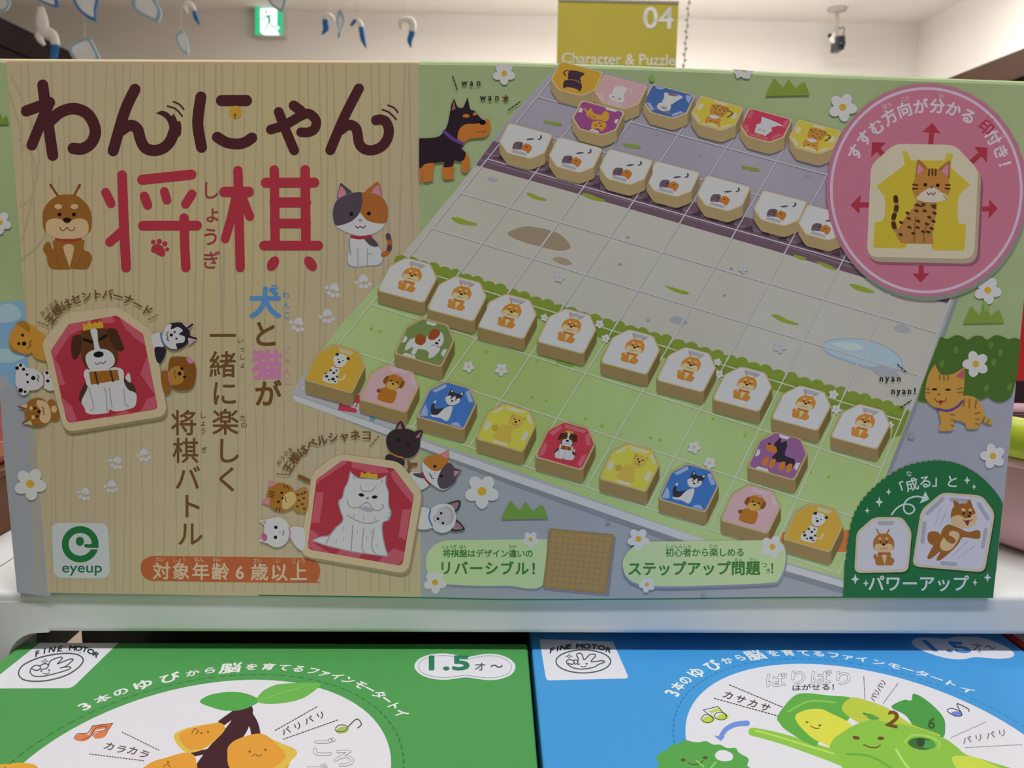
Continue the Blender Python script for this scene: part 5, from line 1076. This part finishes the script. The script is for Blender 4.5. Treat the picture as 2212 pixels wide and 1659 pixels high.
A.P('#d67c4c', '640,1410 665,1375 735,1370 775,1395 720,1430 660,1428'); A.P('#d67c4c', '800,1390 830,1355 890,1345 915,1365 880,1400 820,1408'); A.P('#d67c4c', '760,1375! 795,1300! 960,1282! 905,1365! 885,1345! 905,1320! 815,1335! 785,1385!', False)
A.S('#6a4038', 7, '632,1412 660,1368 745,1362 790,1300! 962,1278! 905,1362!', smooth=True, n=4); A.S('#6a4038', 6, '790,1390 820,1350 885,1340 910,1305 820,1318 770,1390 700,1420')
A.flush('sound_word_lettering', gbx); A.z(1, 3)
A.T(BRK, 'パリパリ', '268,1345 375,1298 470,1250 562,1212', 66, .02, sx=1.25); A.D(BRK, 8, '175,1340 530,1138', 16, 12, False); A.D(BRK, 8, '245,1415 715,1248', 16, 12, False)
A.E('#9cbc58', 748, 1336, 55, 28, -.2); A.S(BRK, 7, '690,1320 720,1295 770,1295 795,1315 770,1345 710,1350 685,1330'); A.S(BRK, 9, '795,1312 870,1243 912,1285 880,1318')
A.T('#5f5964', 'ごろ', '580,1485 765,1575', 165, .035, rot=0, upright=True, sx=1.35); A.T(WH, 'ごろ', '580,1485 765,1575', 165, .012, upright=True, sx=1.35); A.G('#5f5964', 'ご', 520, 1705, 160, 0, .035, 1.3); A.level += 1; A.G(WH, 'ご', 520, 1705, 160, 0, .012, 1.3); A.level += 1
A.flush('sound_word_lettering', gbx)
A.level = 1
A.P(WH, '1363,795 1400,730 1500,690 1620,681 1720,695 1800,715 1880,700 1990,684 2100,695 2190,738 2226,795 2190,862 2090,901 1990,909 1880,896 1800,886 1720,896 1620,907 1500,894 1410,857'); A.D('#7d807d', 5, '1400,795 1430,740 1520,708 1620,700 1720,714 1800,733 1880,718 1990,702 2090,712 2165,750 2195,795 2165,850 2080,882 1990,890 1880,878 1800,868 1720,878 1620,888 1510,876 1430,845', 9, 9, closed=True)
A.flush('age_label', gbx); A.W('#2f7a5a', '1.5', 1660, 760, 335, 165, 0, .045); A.G('#4d5552', '才', 1925, 797, 72, 0, .015, 1.35); A.G('#4d5552', '〜', 2065, 793, 90, 0, .02, 1.25); A.level += 1; A.flush('age_lettering', gbx)
# ---------------------------------------------------------------- printing on the blue box
A = Art('C', cover(0.0087, 0.1992, -0.172, 0.020), (0, 0, 1))
A.z(2, 3); A.RP(WH, '258,560,2 884,580,2 1022,894,32 316,912,32'); A.flush('white_label', bbx)
A.T('#2d3a35', 'FINE', '365,654 405,643 450,632 512,622', 56, .05, skew=.3, sx=1.5); A.T('#2d3a35', 'MOTOR', '600,618 665,619 730,624 792,634 848,652', 56, .05, sx=1.5); A.T('#6a7570', 'ファインモーター', '470,650 630,634 760,648', 22, 0, sx=1.4)
A.S(INKD, 11, [(632 + 233 * math.cos(k * .3927), 750 + 98 * math.sin(k * .3927)) for k in range(16)], closed=True)
A.S(INKD, 10, '495,770 488,748 512,735 545,742 555,762 535,775 505,765'); A.S(INKD, 10, '545,742 575,738 585,755 572,772 552,768'); A.S(INKD, 10, '585,752 590,730 575,692 600,680 622,692 640,735 688,692 728,690 735,706 700,752 790,744 812,756 762,776 720,800 620,816 540,802 495,770')
A.E(INKD, 593, 773, 10, 7); A.E(INKD, 660, 770, 10, 7); A.S(INKD, 7, '612,790 635,799 656,788'); A.S(INKD, 6, '478,706! 500,702! 510,690! 518,702! 540,706! 520,711! 512,722! 502,711!', closed=True, smooth=False)
A.flush('label_lettering_and_hand_mark', bbx)
A.level = 1; A.reg(1000 * (CAM.x - CAM.x * KC), 1000 * (CAM.y - CAM.y * KC), KC); A.mm = ZM
A.E(WH, 108.459, -68.023, 55.0, 55.0, 0, 96); A.flush('white_circle', bbx)
mmdash(A, '#2f6aa8', .3, 108.459, -68.023, 58.8, 1.6, 1.3, 0, 181)
ring_text(A, '#dfe3f2', 108.459, -68.023, 63.3, list(zip(TX, [146.7, 141.9, 137.0, 130.4, 122.1, 115.5, 110.1, 104.2, 97.2, 91.9, 86.5, 81.5, 76.5, 72.0, 67.6, 62.5, 57.6, 53.5, 49.2, 44.9, 40.8, 35.7], SZ))); A.mm = None
A.flush('curved_lettering', bbx)
A.level = 14; A.z(2, 3)
A.T(BRK, 'カサカサ', '1870,1040 1968,1072 2075,1108 2185,1142', 76, .025, skew=.25, sx=1.2); A.D(BRK, 9, '1880,950 2330,1140', 14, 14, False); A.D(BRK, 9, '1750,1065 2290,1215', 14, 14, False)
A.E('#b4cc4c', 1700, 1248, 56, 30, -.15); A.E('#b4cc4c', 1822, 1226, 50, 27, -.15); A.P('#b4cc4c', '1700,1175! 1795,1145! 1860,1225! 1838,1215! 1790,1170! 1722,1195!', False)
A.S(BRK, 7, '1640,1235 1670,1205 1720,1212 1742,1240 1715,1270 1660,1265 1635,1240'); A.S(BRK, 7, '1742,1235! 1655,1165! 1780,1135! 1852,1215!', smooth=False); A.S(BRK, 7, '1750,1210 1780,1185 1830,1190 1856,1218 1825,1248 1770,1240 1750,1212')
A.flush('sound_word_lettering', bbx); A.z(3, 3)
A.T('#5f5964', 'ぱりぱり', '95,912 255,890 470,890 670,895', 128, sx=1.5, bold=.04, upright=True); A.T(WH, 'ぱりぱり', '95,912 255,890 470,890 670,895', 128, sx=1.5, bold=.012, upright=True)
A.T('#4c4448', 'はがせる！', '270,976 355,972 440,971 525,970 605,968', 58, .025, sx=1.45)
A.D(BRK, 7, '845,880 855,1070', 8, 12, False); A.D(BRK, 7, '1135,940 1008,1112', 8, 12, False); A.T(BRK, 'パリパリ', '928,1062 1008,935', 62, .015, sx=.9)
A.T('#7d6a6c', 'パリパリ', '1725,1422 2025,1362', 66, .02, sx=1.25); A.D('#8a7a7c', 7, '1885,1268 1590,1400', 8, 12, False); A.D('#8a7a7c', 7, '2190,1460 1710,1486', 8, 12, False)
A.E('#6a86d8', 1640, 1200, 50, 22, .15); A.S('#4c4448', 7, '1555,1165 1590,1150 1640,1165 1680,1195 1660,1220 1600,1205 1558,1175'); A.S('#4c4448', 8, '1680,1195 1640,1112 1735,1155 1740,1178')
A.flush('sound_word_lettering', bbx)
A.z(2, 3); A.S('#6f90d6', 46, '2030,1278 1930,1288 1850,1330 1808,1388', w1=40); A.P('#6f90d6', '1748,1385! 1842,1392! 1806,1430!', False); A.flush('curved_arrow', bbx)
A.P('#57a04c', '1255,1572 1290,1530 1330,1515 1390,1465 1440,1450 1500,1422 1560,1436 1620,1440 1680,1432 1740,1460 1800,1462 1860,1490 1930,1490 1960,1530 2040,1580 2030,1640 2040,1700 1270,1700 1280,1640'); A.P(WH, '1755,1550 1790,1512 1850,1512 1905,1545 1900,1590 1840,1602 1780,1590'); A.E('#5a4a2a', 1485, 1592, 22, 13); A.E('#5a4a2a', 1672, 1572, 22, 13); A.S('#5a4a2a', 9, '1530,1615 1570,1632 1630,1620 1650,1598'); A.S('#9cc86a', 12, '1600,1600 1660,1650'); A.S('#9cc86a', 12, '1765,1610 1720,1660'); A.flush('small_lettuce_picture', bbx)
A.level = 20; A.z(3, 3)
A.S('#8cc04a', 70, '-105,1350 0,1372 180,1420 420,1500 620,1570 900,1680', w1=120); A.S('#b9d46a', 14, '-80,1340 60,1375 300,1450 600,1540')
A.P('#5fa644', '105,1230 160,1140 250,1045 350,1020 560,1042 740,1062 760,1160 700,1260 600,1330 480,1400 440,1470 350,1440 180,1335 130,1280'); A.S('#86c05a', 14, '200,1180 380,1090 600,1100')
A.P('#4c9645', '1080,1140 1180,1080 1250,1082 1265,1028 1335,1050 1440,1130 1520,1220 1540,1300 1520,1400 1400,1370 1280,1310 1200,1210')
A.P('#b6c444', '655,1150 740,1060 860,1080 1050,1150 1250,1285 1500,1380 1300,1400 900,1300 760,1250'); A.P('#d6d44c', '262,1212 350,1165 470,1156 560,1190 740,1292 640,1380 580,1480 480,1440 400,1400 290,1290')
A.P('#88bc46', '555,1500 580,1420 640,1370 760,1295 900,1250 1050,1270 1280,1312 1520,1400 1640,1480 1720,1545 1900,1600 2080,1700 800,1700 650,1575'); A.P('#c4d24e', '1600,1570 1760,1560 1900,1610 2060,1700 1700,1700'); A.S('#b4d67a', 18, '1120,1500 1180,1600 1250,1690'); A.S('#6aa83e', 20, '700,1540 900,1560 1080,1660'); A.S('#a6cc5c', 14, '1190,1440 1260,1380 1400,1390 1490,1440 1480,1490')
A.E('#3f6a34', 1340, 1452, 118, 52, .1); A.E('#4f9848', 1400, 1460, 60, 36, .1); A.E('#2f4a28', 1330, 1440, 36, 36, .3)
A.E('#6d4a1e', 780, 1402, 32, 16, .2); A.E('#6d4a1e', 990, 1406, 30, 15); A.S('#6d4a1e', 11, '845,1460 890,1480 950,1485 985,1465'); A.E('#6d5a20', 360, 1268, 14, 7); A.E('#6d5a20', 470, 1296, 14, 8); A.S('#6d5a20', 8, '390,1300 430,1320 465,1320'); A.E('#5a6a28', 860, 1200, 26, 9, .3); A.P('#5a9a48', '860,1200 910,1200 980,1240 900,1245')
A.G('#6d4a1a', '2', 1095, 1240, 190, .25, .03, 1.2); A.level += 1; A.G('#3a5a26', '6', 1425, 1275, 130, .1, .03, 1.0); A.level += 1; A.flush('big_lettuce_picture', bbx)
A.level = 1
A.P(WH, '1253,580 1300,550 1420,546 1540,558 1620,543 1760,538 1900,560 2050,620 2127,680 2100,716 1980,727 1800,713 1700,730 1560,724 1380,672 1280,622'); A.flush('age_label', bbx); A.W('#4a84c4', '1.5', 1560, 622, 340, 118, .05, .05, -.4); A.G('#7a8090', '才', 1815, 632, 88, .1, .01, 1.1, -.4); A.G('#7a8090', '〜', 1925, 632, 100, .1, .015); A.level += 1; A.flush('age_lettering', bbx)
